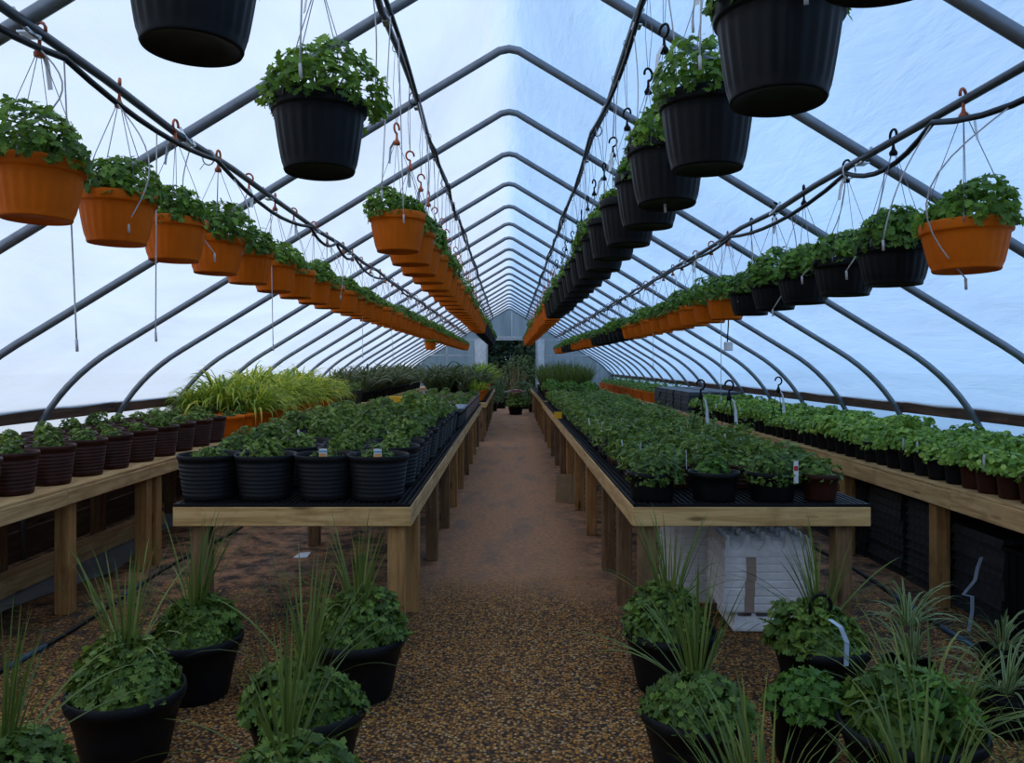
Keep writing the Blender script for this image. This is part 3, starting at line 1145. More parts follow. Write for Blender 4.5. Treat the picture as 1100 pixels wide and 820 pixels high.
bench('long wooden bench along the left film wall with brown ridged pots', -3.52, -2.585, 2.2, 25.5, BH - .005,
      [2.4, 3.6, 4.8, 5.82, 5.99, 7.2, 8.4, 9.6, 10.8, 12, 13.2, 14.4, 16, 18, 20, 22, 24], [2.5, 3.7, 5.15, 5.3, 6.6, 8, 9.5, 11, 13, 15, 18, 21, 24], 'wood', board=.085)
bench('long wooden bench along the right film wall with pale bedding plants', 2.585, 3.52, 2.2, 25.5, BH - .005,
      [2.5, 3.6, 4.95, 6.3, 6.45, 7.6, 8.8, 10, 11.2, 12.4, 14, 16, 18, 20, 22, 24], [2.5, 4.6, 7, 10, 13, 16, 20, 24], 'wood', board=.11, aisle=-1)
ZW = BH - .005 + .021
# ------------------------------------------------------------------ bench plants
def stick_tag(z, mat=None, face=None, w_=.014, h_=.08, name='plant_label'):
    mb = MB()
    mb.box(-.0012, .0012, -w_ / 2, w_ / 2, z, z + h_)
    me = mb.mesh(name, mat or M['white'])
    return me

def plant(name, label, cat, loc, pot, soil, fol, fname='foliage', group=None, fs=1.0, fz=None, floc=(0, 0, 0), scale=1.0):
    o = thing(name, label, cat, loc, rnd.uniform(0, 6.28), group, scale)
    part('pot', pot, o)
    if soil:
        part('soil', soil, o)
    f = part(fname, fol, o, floc, rnd.uniform(0, 6.28))
    s = fs * rnd.uniform(.9, 1.1)
    f.scale = (s, s, (fz or s) * rnd.uniform(.9, 1.1))
    return o

# large black pots on the left middle bench
bigpot = ridged_pot(.166, .238, M['blackdusty'], 44, 9, .80)
bigsoil = soil_disc(.14, .20)
tufts = [dome(240, .094, .10, .198, .036, 200 + i, M['mum'], lumps=.4, low=-.05) for i in range(6)]
def labelled_tag(z, mats, kind):
    """white stick label with a printed square, as its own part"""
    mb = MB()
    mb.box(-.02, .02, -.0015, .0015, z, z + .05)
    mb.cur = 1
    mb.box(-.016, .016, -.0025, -.0015, z + .006, z + .026)
    mb.cur = 2
    mb.box(-.018, .018, -.0025, -.0015, z + .030, z + .040)
    return mb.mesh('plant_label', [M['white'], M['tagorange'], M['tagblue']])
printed = labelled_tag(.228, None, 0)
white_stick = stick_tag(.22)
for r in range(13):
    y = 4.30 + r * .325
    for c in range(4):
        x = (-1.62, -1.30, -.98, -.70)[c] + (.03 if r % 2 and c < 3 else -.005) + rnd.uniform(-.01, .01)
        yy = y + rnd.uniform(-.012, .012) + (.12 if (c % 2 and r > 0) else 0)
        lab = f'small mum in large black pot, left middle bench, {nth(r)} row, {nth(3 - c)} from aisle'
        o = plant('potted_mum', lab, 'potted plant', (x, yy, ZT), bigpot, bigsoil, rnd.choice(tufts), group='large black pots on the left middle bench', fs=(.95 if r < 3 else 1.15) + .04 * c)
        if r == 0 and c in (2, 3):
            q = part('plant_label', printed, o, label='white plant label with an orange and blue print')
            q.rotation_euler = (0, 0, -o.rotation_euler[2])
            q.location = Matrix.Rotation(-o.rotation_euler[2], 3, 'Z') @ Vector((.02, -.142, 0))
        elif (r == 0 and c == 1) or rnd.random() < .12:
            q = part('plant_label', white_stick, o, label='white stick label')
            q.rotation_euler = (.3, -.2, rnd.uniform(0, 3))
            q.location = Matrix.Rotation(-o.rotation_euler[2], 3, 'Z') @ Vector((-.05, -.11, 0))
# smaller brown and grey pots further along the same bench
midpot = ridged_pot(.115, .20, M['brownpot'], 28, 5, .8)
midblack = ridged_pot(.115, .20, M['black'], 28, 5, .8)
midsoil = soil_disc(.10, .17)
sparse = [dome(110, .085, .09, .17, .038, 230 + i, M['mum'], lumps=.4) for i in range(4)]
lidm = MB(); lidm.lathe([(.0, .198), (.118, .198), (.122, .206), (.118, .214), (.0, .216)], 28); lidm = lidm.mesh('saucer_lid', M['greylid'])
for r in range(24):
    y = 8.72 + r * .24
    for c in range(5):
        x = -1.60 + c * .242 + rnd.uniform(-.006, .006)
        grey = 2 <= r <= 5 and c >= 3
        kind = 'black' if (r < 2 or grey) else 'brown'
        o = thing('potted_mum', (f'black pot with flat grey lid, {nth(r)} row behind the large pots, {nth(4 - c)} from aisle' if grey else
                  f'small mum in {kind} pot, {nth(r)} row behind the large pots, {nth(4 - c)} from aisle'), 'potted plant', (x, y, ZT), rnd.uniform(0, 6), 'small pots on the left middle bench')
        part('pot', midblack if kind == 'black' else midpot, o)
        if grey:
            part('saucer_lid', lidm, o)
        else:
            part('soil', midsoil, o)
            f = part('foliage', rnd.choice(sparse), o, None, rnd.uniform(0, 6))
            s = rnd.uniform(.7, 1.15)
            f.scale = (s, s, s)

# brown ridged pots on the left wall bench
brpot = ridged_pot(.138, .235, M['maroon'], 40, 9, .78)
brsoil = soil_disc(.118, .20)
smalltuft = [dome(170, .072, .08, .20, .036, 250 + i, M['mum'], lumps=.4) for i in range(4)]
for r in range(11):
    y = 3.70 + r * .37
    for c in range(3):
        x = -2.755 - c * .295 + rnd.uniform(-.008, .008)
        yy = y + .09 * c + rnd.uniform(-.015, .015)
        plant('potted_mum', f'mum in dark brown ridged pot, left wall bench, {nth(r)} along, {nth(c)} from walkway', 'potted plant', (x, yy, ZW), brpot, brsoil, rnd.choice(smalltuft), group='brown ridged pots on the left wall bench')
        o = bpy.data.objects[-1] if False else None
# orange pots with golden grass beyond them
orpot = smooth_pot(.15, .21, M['orange'], 40)
orsoil = soil_disc(.13, .17)
golds = [tuft(150, .58, .0135, .19, 270 + i, M['gold'], .45, 1.56, 1.8, 3.2, .12, 'grass_blades') for i in range(4)]
for r in range(2):
    for c in range(3):
        plant('potted_mum', f'small mum in orange pot before the golden grass, {nth(r)} row, {nth(c)} from walkway', 'potted plant', (-2.765 - c * .31, 7.86 + r * .33, ZW), orpot, orsoil, rnd.choice(smalltuft), group='orange pots on the left wall bench')
for r in range(11):
    for c in range(3):
        o = plant('golden_grass', f'arching golden grass in orange pot, left wall bench, {nth(r)} row, {nth(c)} from walkway', 'ornamental grass', (-2.77 - c * .32 + rnd.uniform(-.02, .02), 8.62 + r * .345, ZW), orpot, orsoil, rnd.choice(golds), 'grass_blades', 'golden grasses on the left wall bench', fs=.98 + (.12 if c == 1 else 0))
# black trough with leafy plants after the golden grass
def trough(L, W, H, mat, wall=.012):
    mb = MB()
    t_ = .82
    def ring(k, z, ins=0):
        return [(sx * (W / 2 * k - ins), sy * (L / 2 * (k * .5 + .5) - ins), z) for sx, sy in ((-1, -1), (1, -1), (1, 1), (-1, 1))]
    rings = [ring(t_, 0), ring(.96, H - .03), ring(1.03, H - .028), ring(1.04, H - .004), ring(1.02, H), ring(1.0, H, wall), ring(.95, H - .06, wall)]
    vs = [p for rg in rings for p in rg]
    fs = [(3, 2, 1, 0)]
    for i in range(len(rings) - 1):
        for k in range(4):
            fs.append((4 * i + k, 4 * i + (k + 1) % 4, 4 * i + 4 + (k + 1) % 4, 4 * i + 4 + k))
    n = 4 * (len(rings) - 1)
    fs.append((n, n + 1, n + 2, n + 3))
    mb.add(vs, fs)
    return mb.mesh('trough', mat)
def trough_foliage(L, W, z, n, seed, mat, leaf=.06, h=.10):
    r2 = random.Random(seed)
    mb = MB()
    for i in range(n):
        p = Vector((r2.uniform(-W / 2, W / 2), r2.uniform(-L / 2, L / 2), z + r2.uniform(0, h) * (1 + .6 * math.sin(i))))
        nrm = Vector((r2.gauss(0, .45), r2.gauss(0, .45), 1)).normalized()
        t = Vector((r2.gauss(0, 1), r2.gauss(0, 1), r2.gauss(.2, .3)))
        mb.leaf(p, t, nrm, leaf * r2.uniform(.7, 1.2), leaf * .9, MUM, .2, .15)
    return mb.mesh('foliage', mat)
bt = trough(.9, .32, .26, M['black'])
btf = trough_foliage(.85, .3, .24, 220, 5, M['mum'], .07, .12)
for r in range(2):
    for c in range(2):
        o = thing('planter_trough', f'black planter trough of low leafy plants behind the golden grass, {nth(r)} along, {"walkway" if c == 0 else "wall"} side', 'planter', (-2.78 - c * .38, 12.9 + r * .98, ZW), 0, 'black troughs on the left wall bench')
        part('trough', bt, o)
        part('foliage', btf, o)
# dark strappy grasses
dpot = smooth_pot(.12, .19, M['black'], 24)
dsoil = soil_disc(.1, .16)
darks = [tuft(38, .68, .027, .15, 290 + i, M['darkgrass'], .85, 1.52, .7, 2.6, .06, 'grass_blades', .7) for i in range(4)]
for r in range(22):
    for c in range(3):
        plant('strappy_grass', f'dark strappy grass, left wall bench beyond the troughs, {nth(r)} row, {nth(c)} from walkway', 'ornamental grass', (-2.77 - c * .32, 15.1 + r * .42, ZW), dpot, dsoil, rnd.choice(darks), 'grass_blades', 'dark grasses on the left wall bench')
for r in range(12):
    for c in range(4):
        if c == 3 and (r < 2 or r > 3):
            continue
        plant('strappy_grass', f'dark strappy grass on the far left aisle bench, {nth(r)} row, {nth(3 - c)} from the aisle', 'ornamental grass', (-1.52 + c * .30, 15.55 + r * .36, ZT), dpot, dsoil, rnd.choice(darks), 'grass_blades', 'dark grasses on the far left aisle bench')
limes = [tuft(110, .46, .014, .15, 310 + i, M['lime'], .7, 1.5, .7, 2.0, .06, 'grass_blades') for i in range(2)]
lpot = smooth_pot(.13, .2, M['orange'], 28)
for k, (x, y) in enumerate(((-.64, 15.55), (-.60, 16.0), *[(-.62, 17.1 + .46 * q) for q in range(11)])):
    plant('lime_grass', f'lime green arching grass in orange pot, far left aisle bench, {nth(k)} from front', 'ornamental grass', (x, y, ZT), lpot, dsoil, rnd.choice(limes), 'grass_blades', 'lime grasses on the far left bench', fs=1.3 if k > 1 else .8)

# right middle bench: bowls in front, then dense small mums
bowl = smooth_pot(.138, .15, M['black'], 48, .8)
bowlsoil = soil_disc(.12, .12)
bowlfol = [dome(750, .145, .155, .115, .043, 330 + i, M['mum'], lumps=.3, low=-.05) for i in range(3)]
lowfol = dome(110, .085, .085, .12, .05, 340, M['herb'], lumps=.3)
brpot2 = smooth_pot(.10, .14, M['maroon'], 40, .8)
front = [(.765, 4.27, 'b', 0), (1.095, 4.27, 'b', 9), (1.405, 4.27, 'b', 1), (1.655, 4.25, 's', 2)]
fl = ['bushy mum filling a black bowl, at the aisle corner of the right middle bench', 'black bowl with a low bright green plant, second on the right bench front edge',
      'bushy mum in black bowl with red and white label, third on right bench front edge', 'small mum in brown pot at the outer corner of the right bench front edge']
for k, (x, y, kind, fi) in enumerate(front):
    if kind == 'b':
        o = plant('potted_mum', fl[k], 'potted plant', (x, y, ZT), bowl, bowlsoil, lowfol if fi == 9 else bowlfol[fi], group='pots on the right bench front edge', fs=.95 if fi != 1 else .86)
    else:
        o = plant('potted_mum', fl[k], 'potted plant', (x, y, ZT), brpot2, soil_disc(.085, .11), dome(150, .09, .11, .10, .05, 351, M['mum']), group='pots on the right bench front edge')
    if k == 2:
        mb = MB()
        mb.box(-.012, .012, -.0015, .0015, .10, .215)
        mb.cur = 1
        mb.box(-.010, .010, -.0028, -.0016, .165, .190)
        q = part('plant_label', mb.mesh('plant_label', [M['white'], M['tagred']]), o, label='white plant label with a red print')
        q.rotation_euler = (0, 0, -o.rotation_euler[2])
        q.location = Matrix.Rotation(-o.rotation_euler[2], 3, 'Z') @ Vector((.085, -.125, 0))
sm = [ridged_pot(.088, .135, M['black'], 22, 4, .8), ridged_pot(.088, .135, M['maroon'], 22, 4, .8)]
smf = [dome(190, .104, .135, .11, .043, 360 + i, M['mum'], lumps=.4, low=-.1) for i in range(6)]
smlab = stick_tag(.10, w_=.016, h_=.11)
hangers = {(9, 4): 'h', (8, 5): 'h'}
HX = {}
def upright_hanger(z, mat=None):
    mb = MB()
    for i in range(3):
        a = 2 * PI * i / 3 + .5
        mb.tube([(.075 * math.cos(a), .075 * math.sin(a), z), (.03 * math.cos(a), .03 * math.sin(a), z + .25), (.0, .0, z + .33)], .003, 5)
    mb.lathe([(.018, z + .30), (.02, z + .33), (.01, z + .36)], 10)
    pts = [(0, 0, z + .35), (0, 0, z + .38)]
    for i in range(13):
        a = -PI / 2 + 1.5 * PI * i / 12
        pts.append((.036 * math.cos(a) , 0, z + .42 + .04 * math.sin(a)))
    mb.tube(pts, .008, 7)
    return mb.mesh('hanger', M['black'])
uph = upright_hanger(.13)
def strap_tag(z):
    mb = MB()
    p = [Vector((.012, -.01, z)), Vector((.035, -.015, z - .03)), Vector((.05, -.01, z - .10)), Vector((.055, -.012, z - .22))]
    vs = []
    for q, wd in zip(p, (.006, .008, .011, .016)):
        vs += [q + Vector((-wd, 0, 0)), q + Vector((wd, 0, 0)), q + Vector((wd, .0015, 0)), q + Vector((-wd, .0015, 0))]
    fs = [(0, 1, 2, 3), (12, 13, 14, 15)]
    for i in range(3):
        for k in range(4):
            fs.append((4 * i + k, 4 * i + (k + 1) % 4, 4 * i + 4 + (k + 1) % 4, 4 * i + 4 + k))
    mb.add(vs, fs)
    return mb.mesh('tag', M['white'])
upt = strap_tag(.45)
def add_hanger(o):
    h = part('hanger', uph, o, label='black plastic hanger standing upright with a hook')
    h.rotation_euler = (0, 0, -o.rotation_euler[2] + .2)
    t_ = part('tag', upt, h, label='white strap tag')
for r in range(50):
    y = 4.64 + r * .208
    for c in range(6):
        x = .795 + c * .190 + rnd.uniform(-.012, .012)
        yy = y + rnd.uniform(-.015, .015)
        o = thing('mum_seedling', f'small dense mum, right middle bench, {nth(r)} row behind the bowls, {nth(c)} from aisle', 'potted plant', (x, yy, ZT), rnd.uniform(0, 6), 'small dense mums on the right middle bench')
        part('pot', sm[0] if rnd.random() < .6 or r > 6 else sm[1], o)
        f = part('foliage', rnd.choice(smf), o, None, rnd.uniform(0, 6))
        s = rnd.uniform(.86, 1.12)
        f.scale = (s, s, s * rnd.uniform(.76, 1.0))
        if (r, c) in hangers:
            add_hanger(o)
        elif rnd.random() < .22 and r < 30:
            q = part('plant_label', smlab, o, (rnd.uniform(-.02, .02), -.07, 0), label='white stick label')
            q.rotation_euler = (rnd.uniform(-.2, .2), rnd.uniform(-.2, .2), -o.rotation_euler[2] + rnd.uniform(-.5, .5))
            q.location = Matrix.Rotation(-o.rotation_euler[2], 3, 'Z') @ Vector((rnd.uniform(-.06, .06), -.075, .02))
# round mum bowls on the far right bench, then spiky plants
rb = smooth_pot(.17, .2, M['maroon'], 30, .8)
rbf = [dome(260, .165, .15, .18, .06, 380 + i, M['herb'], lumps=.15, low=-.05) for i in range(2)]
for r in range(3):
    for c in range(3):
        plant('potted_mum', f'round clipped mum in brown bowl, far right bench, {nth(r)} row, {nth(c)} from the aisle', 'potted plant', (.86 + c * .38, 16.15 + r * .42, ZT), rb, None, rbf[c % 2], group='round mum bowls on the far right bench', fs=1.05)
spk = [tuft(70, .62, .011, .15, 390 + i, M['spike'], 1.0, 1.57, .1, .9, .05, 'spike_leaves', .4) for i in range(3)]
for r in range(7):
    for c in range(4):
        plant('spike_plant', f'thin spike plant on far right bench behind the bowls, {nth(r)} row, {nth(c)} from aisle', 'potted plant', (.84 + c * .29, 17.6 + r * .5, ZT), dpot, dsoil, rnd.choice(spk), 'spike_leaves', 'spike plants on the far right bench')

# right wall bench: pale bedding plants in black pots
bp = [smooth_pot(.083, .15, M['black'], 24, .78, .02), smooth_pot(.083, .15, M['maroon'], 24, .78, .02)]
bpf = [dome(200, .102, .10, .125, .034, 400 + i, M['pale'], OVAL, 1.05, -.05, .35) for i in range(6)]
bpl = stick_tag(.11, w_=.013, h_=.095)
for r in range(44):
    y = 3.75 + r * .178
    for c in range(5):
        x = 2.70 + c * .178 + rnd.uniform(-.008, .008)
        o = thing('bedding_plant', f'pale green bedding plant, right wall bench, {nth(r)} row from front, {nth(c)} from the walkway', 'potted plant', (x, y + rnd.uniform(-.01, .01), ZW), rnd.uniform(0, 6), 'bedding plants on the right wall bench')
        part('pot', bp[1] if r < 6 and c < 2 else bp[0], o)
        f = part('foliage', rnd.choice(bpf), o, None, rnd.uniform(0, 6))
        s = rnd.uniform(.88, 1.12)
        f.scale = (s, s, s * rnd.uniform(.85, 1.2))
        if (r, c) == (24, 0):
            add_hanger(o)
        elif c == 0 and rnd.random() < .35 or rnd.random() < .05:
            q = part('plant_label', bpl, o, label='white stick label')
            q.rotation_euler = (0, rnd.uniform(-.2, .2), -o.rotation_euler[2] + rnd.uniform(.8, 1.8))
            q.location = Matrix.Rotation(-o.rotation_euler[2], 3, 'Z') @ Vector((-.07, -.03, .02))

# stacked upturned black trays, then orange window boxes on the right wall bench
def nursery_tray(L, W, H, mat, name='nursery_tray'):
    """upturned tray: ribbed tapering sides, lip at the foot"""
    mb = MB()
    nx = 14
    def ring(k, z, wob=0.0):
        pts = []
        for (ax, ay, bx, by) in ((-1, -1, 1, -1), (1, -1, 1, 1), (1, 1, -1, 1), (-1, 1, -1, -1)):
            for i in range(nx):
                u = i / nx
                x = (ax + (bx - ax) * u) * W / 2
                y = (ay + (by - ay) * u) * L / 2
                kk = k - (wob if i % 2 else 0)
                pts.append((x * kk, y * kk, z))
        return pts
    n = nx * 4
    rings = [ring(1.0, 0), ring(1.0, .008), ring(.965, .010, .012), ring(.93, H - .006, .012), ring(.92, H)]
    vs = [p for r_ in rings for p in r_]
    fs = [tuple(range(n - 1, -1, -1))]
    for i in range(len(rings) - 1):
        for k in range(n):
            fs.append((n * i + k, n * i + (k + 1) % n, n * i + n + (k + 1) % n, n * i + n + k))
    fs.append(tuple(4 * n + k for k in range(n)))
    mb.add(vs, fs)
    return mb.mesh(name, mat)
tr = nursery_tray(.52, .40, .06, M['tray'])
for r in range(5):
    for c in range(2):
        for k in range(5):
            o = bpy.data.objects.new('nursery_tray', tr)
            COL.objects.link(o)
            o.location = (2.82 + c * .42 + rnd.uniform(-.008, .008), 11.95 + r * .56, ZW + k * .0615)
            o.rotation_euler = (0, 0, rnd.gauss(0, .01))
            o['label'] = f'upturned black tray, {nth(k)} up, {nth(r)} stack beyond the bedding plants, {"walkway" if c == 0 else "wall"} side'
            o['category'] = 'tray'
            o['group'] = 'stacked black trays on the right wall bench'
ob = trough(1.0, .30, .19, M['orange'])
obf = [trough_foliage(.92, .28, .17, 210, 60 + i, M['herb'], .06, .12) for i in range(2)]
for r in range(8):
    for c in range(2):
        o = thing('window_box', f'orange window box of low green plants, right wall bench, {nth(r)} along, {"walkway" if c == 0 else "wall"} side', 'planter', (2.76 + c * .42, 15.3 + r * 1.06, ZW), 0, 'orange window boxes on the right wall bench')
        part('trough', ob, o)
        part('foliage', obf[(r + c) % 2], o)

# ------------------------------------------------------------------ foreground planters
fgpot = smooth_pot(.215, .275, M['blackdusty'], 56, .70, .045)
fgsoil = soil_disc(.19, .235)
fgf = [dome(1250, .195, .185, .25, .052, 420 + i, M['mum'], lumps=.28, low=.0) for i in range(4)]
def spikes(seed, n=42, L=.50, W=.0062):
    r2 = random.Random(seed)
    mb = MB()
    for i in range(n):
        az = r2.uniform(0, 2 * PI)
        outer = i > n * .72
        mb.blade((.03 * r2.random() * math.cos(az), .03 * r2.random() * math.sin(az), .33), az + r2.gauss(0, .4), r2.uniform(.55, .95) if outer else r2.uniform(1.1, 1.55), L * r2.uniform(.7, 1.1) if not outer else L * r2.uniform(.75, 1.1), W * r2.uniform(.6, .95), r2.uniform(.5, 1.3) if outer else r2.uniform(.0, .45), 9, r2.gauss(0, .5), .7)
    return mb.mesh('spike_leaves', M['spike'])
spm = [spikes(500 + i) for i in range(5)]
FG = [
    (-1.45, 3.02, 1.0, 'mum and spike planter in black pot on gravel, middle one of the left outer line', 0, 0),
    (-1.43, 3.62, 1.0, 'mum and spike planter in black pot before the left bench, nearer the hose', 1, 1),
    (-.685, 3.62, 1.0, 'mum and spike planter in black pot beside the left bench corner post', 2, 2),
    (-.73, 2.88, 1.0, 'mum and spike planter in black pot on gravel, middle one of the left aisle line', 3, 3),
    (-.645, 2.30, .95, 'mum and spike planter cut off by the frame bottom, left of the aisle', 0, 4),
    (-1.50, 2.36, .95, 'mum and spike planter cut off at the bottom left corner', 1, 0),
    (.745, 3.70, 1.0, 'mum and tall spike planter in black pot beside the right bench corner post', 2, 1),
    (.675, 2.88, .95, 'mum and spike planter in black pot on gravel, right aisle line, before the corner planter', 3, 2),
    (1.385, 3.55, .98, 'spike planter with black hanger and white ribbon before the white foam trays', 0, 3),
]
for k, (x, y, s, lab, fi, si) in enumerate(FG):
    o = thing('spike_planter', lab, 'potted plant', (x, y, 0), rnd.uniform(0, 6.28), 'spike planters on the gravel', s)
    part('pot', fgpot, o)
    part('soil', fgsoil, o)
    part('foliage', fgf[fi], o, None, rnd.uniform(0, 6))
    part('spike_leaves', spm[si], o, None, rnd.uniform(0, 6))
    if k == 8:
        mb = MB()
        pts = [(-.07, -.06, .36)]
        for i in range(12):
            a = PI - 1.2 * PI * i / 11
            pts.append((-.03 + .045 * math.cos(a), -.08, .46 + .045 * math.sin(a)))
        mb.tube(pts, .008, 7)
        q = part('hanger', mb.mesh('hanger', M['black']), o, label='black plastic hanger hook')
        q.rotation_euler = (0, 0, -o.rotation_euler[2])
        mb = MB()
        p = [Vector((-.02, -.16, .42)), Vector((.01, -.20, .40)), Vector((.03, -.215, .34)), Vector((.025, -.22, .24))]
        vs = []
        for v_ in p:
            vs += [v_ + Vector((-.011, 0, 0)), v_ + Vector((.011, .004, 0)), v_ + Vector((.011, .006, 0)), v_ + Vector((-.011, .002, 0))]
        fs = [(0, 1, 2, 3), (12, 13, 14, 15)]
        for i in range(3):
            for kk in range(4):
                fs.append((4 * i + kk, 4 * i + (kk + 1) % 4, 4 * i + 4 + (kk + 1) % 4, 4 * i + 4 + kk))
        mb.add(vs, fs)
        q = part('tag', mb.mesh('tag', M['ribbon']), o, label='pale ribbon tag')
        q.rotation_euler = (0, 0, -o.rotation_euler[2])
# small parsley-like pot, wide mixed bowl, spider plants, grass clumps
o = plant('potted_herb', 'small bright green herb in black pot between the right planters', 'potted plant', (1.12, 3.02, 0), smooth_pot(.14, .22, M['black'], 40, .75), soil_disc(.12, .18), dome(420, .15, .13, .19, .05, 601, M['herb'], lumps=.3), 'foliage')
o = thing('mixed_planter', 'wide black bowl of mixed mum and trailing grass at the lower right', 'potted plant', (1.40, 2.78, 0), 0)
part('pot', smooth_pot(.245, .25, M['blackdusty'], 56, .75, .045), o)
part('soil', soil_disc(.22, .21), o)
part('foliage', dome(520, .21, .21, .21, .085, 611, M['mum'], lumps=.35), o, (-.03, .03, 0))
part('grass_blades', tuft(80, .5, .006, .2, 612, M['spike'], .5, 1.5, .6, 2.0, .14, 'grass_blades', .5), o, (.05, .0, 0))
part('feathery_foliage', dome(160, .12, .10, .33, .05, 613, M['herb'], OVAL, .35, lumps=.3), o, (.05, -.08, 0))
spid = [tuft(34, .30, .0075, .2, 620 + i, M['spider'], .4, 1.45, .9, 2.3, .03, 'striped_leaves', .3) for i in range(2)]
spp = smooth_pot(.11, .16, M['black'], 32, .75)
for k, (x, y, z, lab) in enumerate(((1.80, 3.60, 0, 'tall striped spider plant in black pot behind the wide mixed bowl'), (2.32, 3.75, 0, 'striped spider plant sprawling under the right wall bench edge'), (2.02, 3.25, 0, 'striped spider plant right of the wide mixed bowl'))):
    o = thing('spider_plant', lab, 'potted plant', (x, y, 0), rnd.uniform(0, 6))
    part('pot', spp, o)
    part('striped_leaves', spid[k % 2], o, (0, 0, .12 if k == 0 else -.04))
    if k == 0:
        part('striped_leaves', spid[1], o, (0.02, 0, -.03), 2.0)
cl = [tuft(70, .5, .006, .14, 640 + i, M['spike'], .9, 1.55, .1, 1.1, .07, 'grass_blades', .5) for i in range(2)]
gp = smooth_pot(.14, .18, M['black'], 32, .75)
for k, (x, y, lab) in enumerate(((.72, 2.26, 'grassy clump cut off by the frame bottom, right of the aisle'), (1.18, 2.30, 'fine grass clump at the frame bottom before the wide mixed bowl'), (1.58, 2.26, 'fine grass clump at the bottom right corner'))):
    o = thing('grass_clump', lab, 'ornamental grass', (x, y, 0), rnd.uniform(0, 6), 'fine grass clumps')
    part('pot', gp, o)
    part('grass_blades', cl[k % 2], o, (0, 0, -.02))

# ------------------------------------------------------------------ white foam tray stacks under the right bench
def foam_tray(W, D, H, tape=False):
    mb = MB()
    g = .006
    mb.box(-W / 2, W / 2, -D / 2, D / 2, g, H, .004)
    mb.box(-W / 2 + .006, W / 2 - .006, -D / 2 + .006, D / 2 - .006, 0, g)
    if tape:
        mb.cur = 1
        mb.box(-W / 2 + .12, -W / 2 + .175, -D / 2 - .0012, -D / 2 + .002, .001, H)
    return mb.mesh('foam_tray', [M['foam'], M['tape']])
def foam_cells(W, D, H, n=4):
    """tray seen from its cell side: scalloped wall with half-round cups open to the front and sides"""
    mb = MB()
    seg = 10
    def wall(ax, bx, y, thick, lean):
        span = bx - ax
        cw = span / n
        rr = cw * .40
        top, bot = [], []
        for i in range(n):
            c = ax + cw * (i + .5)
            top.append((c - cw / 2, H)); top.append((c - rr, H))
            for k in range(1, seg):
                a = PI - PI * k / seg
                top.append((c + rr * math.cos(a), H - (H - .02) * math.sin(a)))
            top.append((c + rr, H))
        top.append((bx, H))
        vs, fs = [], []
        for (x, z) in top:
            u = z / H
            vs += [(x * (1 - lean * u), y + thick * 0 + lean * u * .2, z), (x, y - 0.0, 0.0), (x * (1 - lean * u), y + thick + lean * u * .2, z), (x, y + thick, 0.0)]
        for i in range(len(top) - 1):
            a, b = 4 * i, 4 * i + 4
            fs += [(a + 1, b + 1, b, a), (a + 2, b + 2, b + 3, a + 3), (a, b, b + 2, a + 2), (a + 1, a + 3, b + 3, b + 1)]
        mb.add(vs, fs)
    rows = 5
    for j in range(rows):
        wall(-W / 2, W / 2, -D / 2 + j * (D - .03) / (rows - 1), .03, .12 if j == 0 else .12)
    for sx in (-1, 1):
        mb.box(*sorted((sx * W / 2 * .9, sx * W / 2 * .96)), -D / 2, D / 2, 0, H * .8)
    mb.box(-W / 2, W / 2, -D / 2, D / 2, -.018, 0.004, .003)
    # cups between the walls
    for i in range(n):
        for j in range(rows - 1):
            cx = -W / 2 * .9 + W * .9 * (i + .5) / n
            cy = -D / 2 + .015 + (j + .5) * (D - .03) / (rows - 1)
            mb.lathe([(.035, .004), (.04, .02), (.048, H * .7), (.043, H * .7), (.036, .02), (.0, .012)], 12, c=(cx, cy, 0))
    return mb.mesh('foam_tray', [M['foam'], M['tape']])
ftm = foam_tray(.50, .42, .044, True)
cells = foam_cells(.50, .42, .10)
cells_bot = foam_cells(.34, .40, .085, 3)
def put(me, name, loc, rot, label, cat, group):
    o = bpy.data.objects.new(name, me)
    COL.objects.link(o)
    o.location = loc
    o.rotation_euler = rot
    o['label'] = label
    o['category'] = cat
    o['group'] = group
    return o
G = 'white foam tray stacks under the right bench'
put(cells_bot, 'foam_tray', (1.43, 4.66, .02), (0, 0, -.03), 'bottom tray of the front white foam stack, its cups showing', 'tray', G)
z = .108
for k in range(7):
    put(ftm, 'foam_tray', (1.455 + rnd.uniform(-.004, .004), 4.66 + rnd.uniform(-.004, .004), z), (0, 0, -.03 + rnd.gauss(0, .008)), f'flat-sided white foam tray, {nth(k)} above the cupped bottom one, front stack', 'tray', G)
    z += .0445
put(cells, 'foam_tray', (1.455, 4.66, z + .018), (0, 0, -.03), 'topmost tray of the front white foam stack, scalloped cups open', 'tray', G)
ftb = foam_tray(.46, .38, .044, False)
z = .002
for k in range(13):
    put(ftb, 'foam_tray', (1.245 + rnd.uniform(-.004, .004), 5.18 + rnd.uniform(-.004, .004), z), (0, 0, .05 + rnd.gauss(0, .008)), f'white foam tray, {nth(k)} from the ground in the stack behind', 'tray', G)
    z += .0445

# ------------------------------------------------------------------ black tray stacks under the right wall bench
tr2 = nursery_tray(.54, .44, .055, M['tray'])
for s_ in range(6):
    n = 10 if s_ else 9
    for k in range(n):
        put(tr2, 'nursery_tray', (2.98 + rnd.uniform(-.012, .012), 4.72 + s_ * .58 + rnd.uniform(-.01, .01), .002 + k * .0565), (0, 0, rnd.gauss(0, .015)), f'black nursery tray, {nth(k)} from ground, {nth(s_)} stack under the right wall bench', 'tray', 'black tray stacks under the right wall bench')
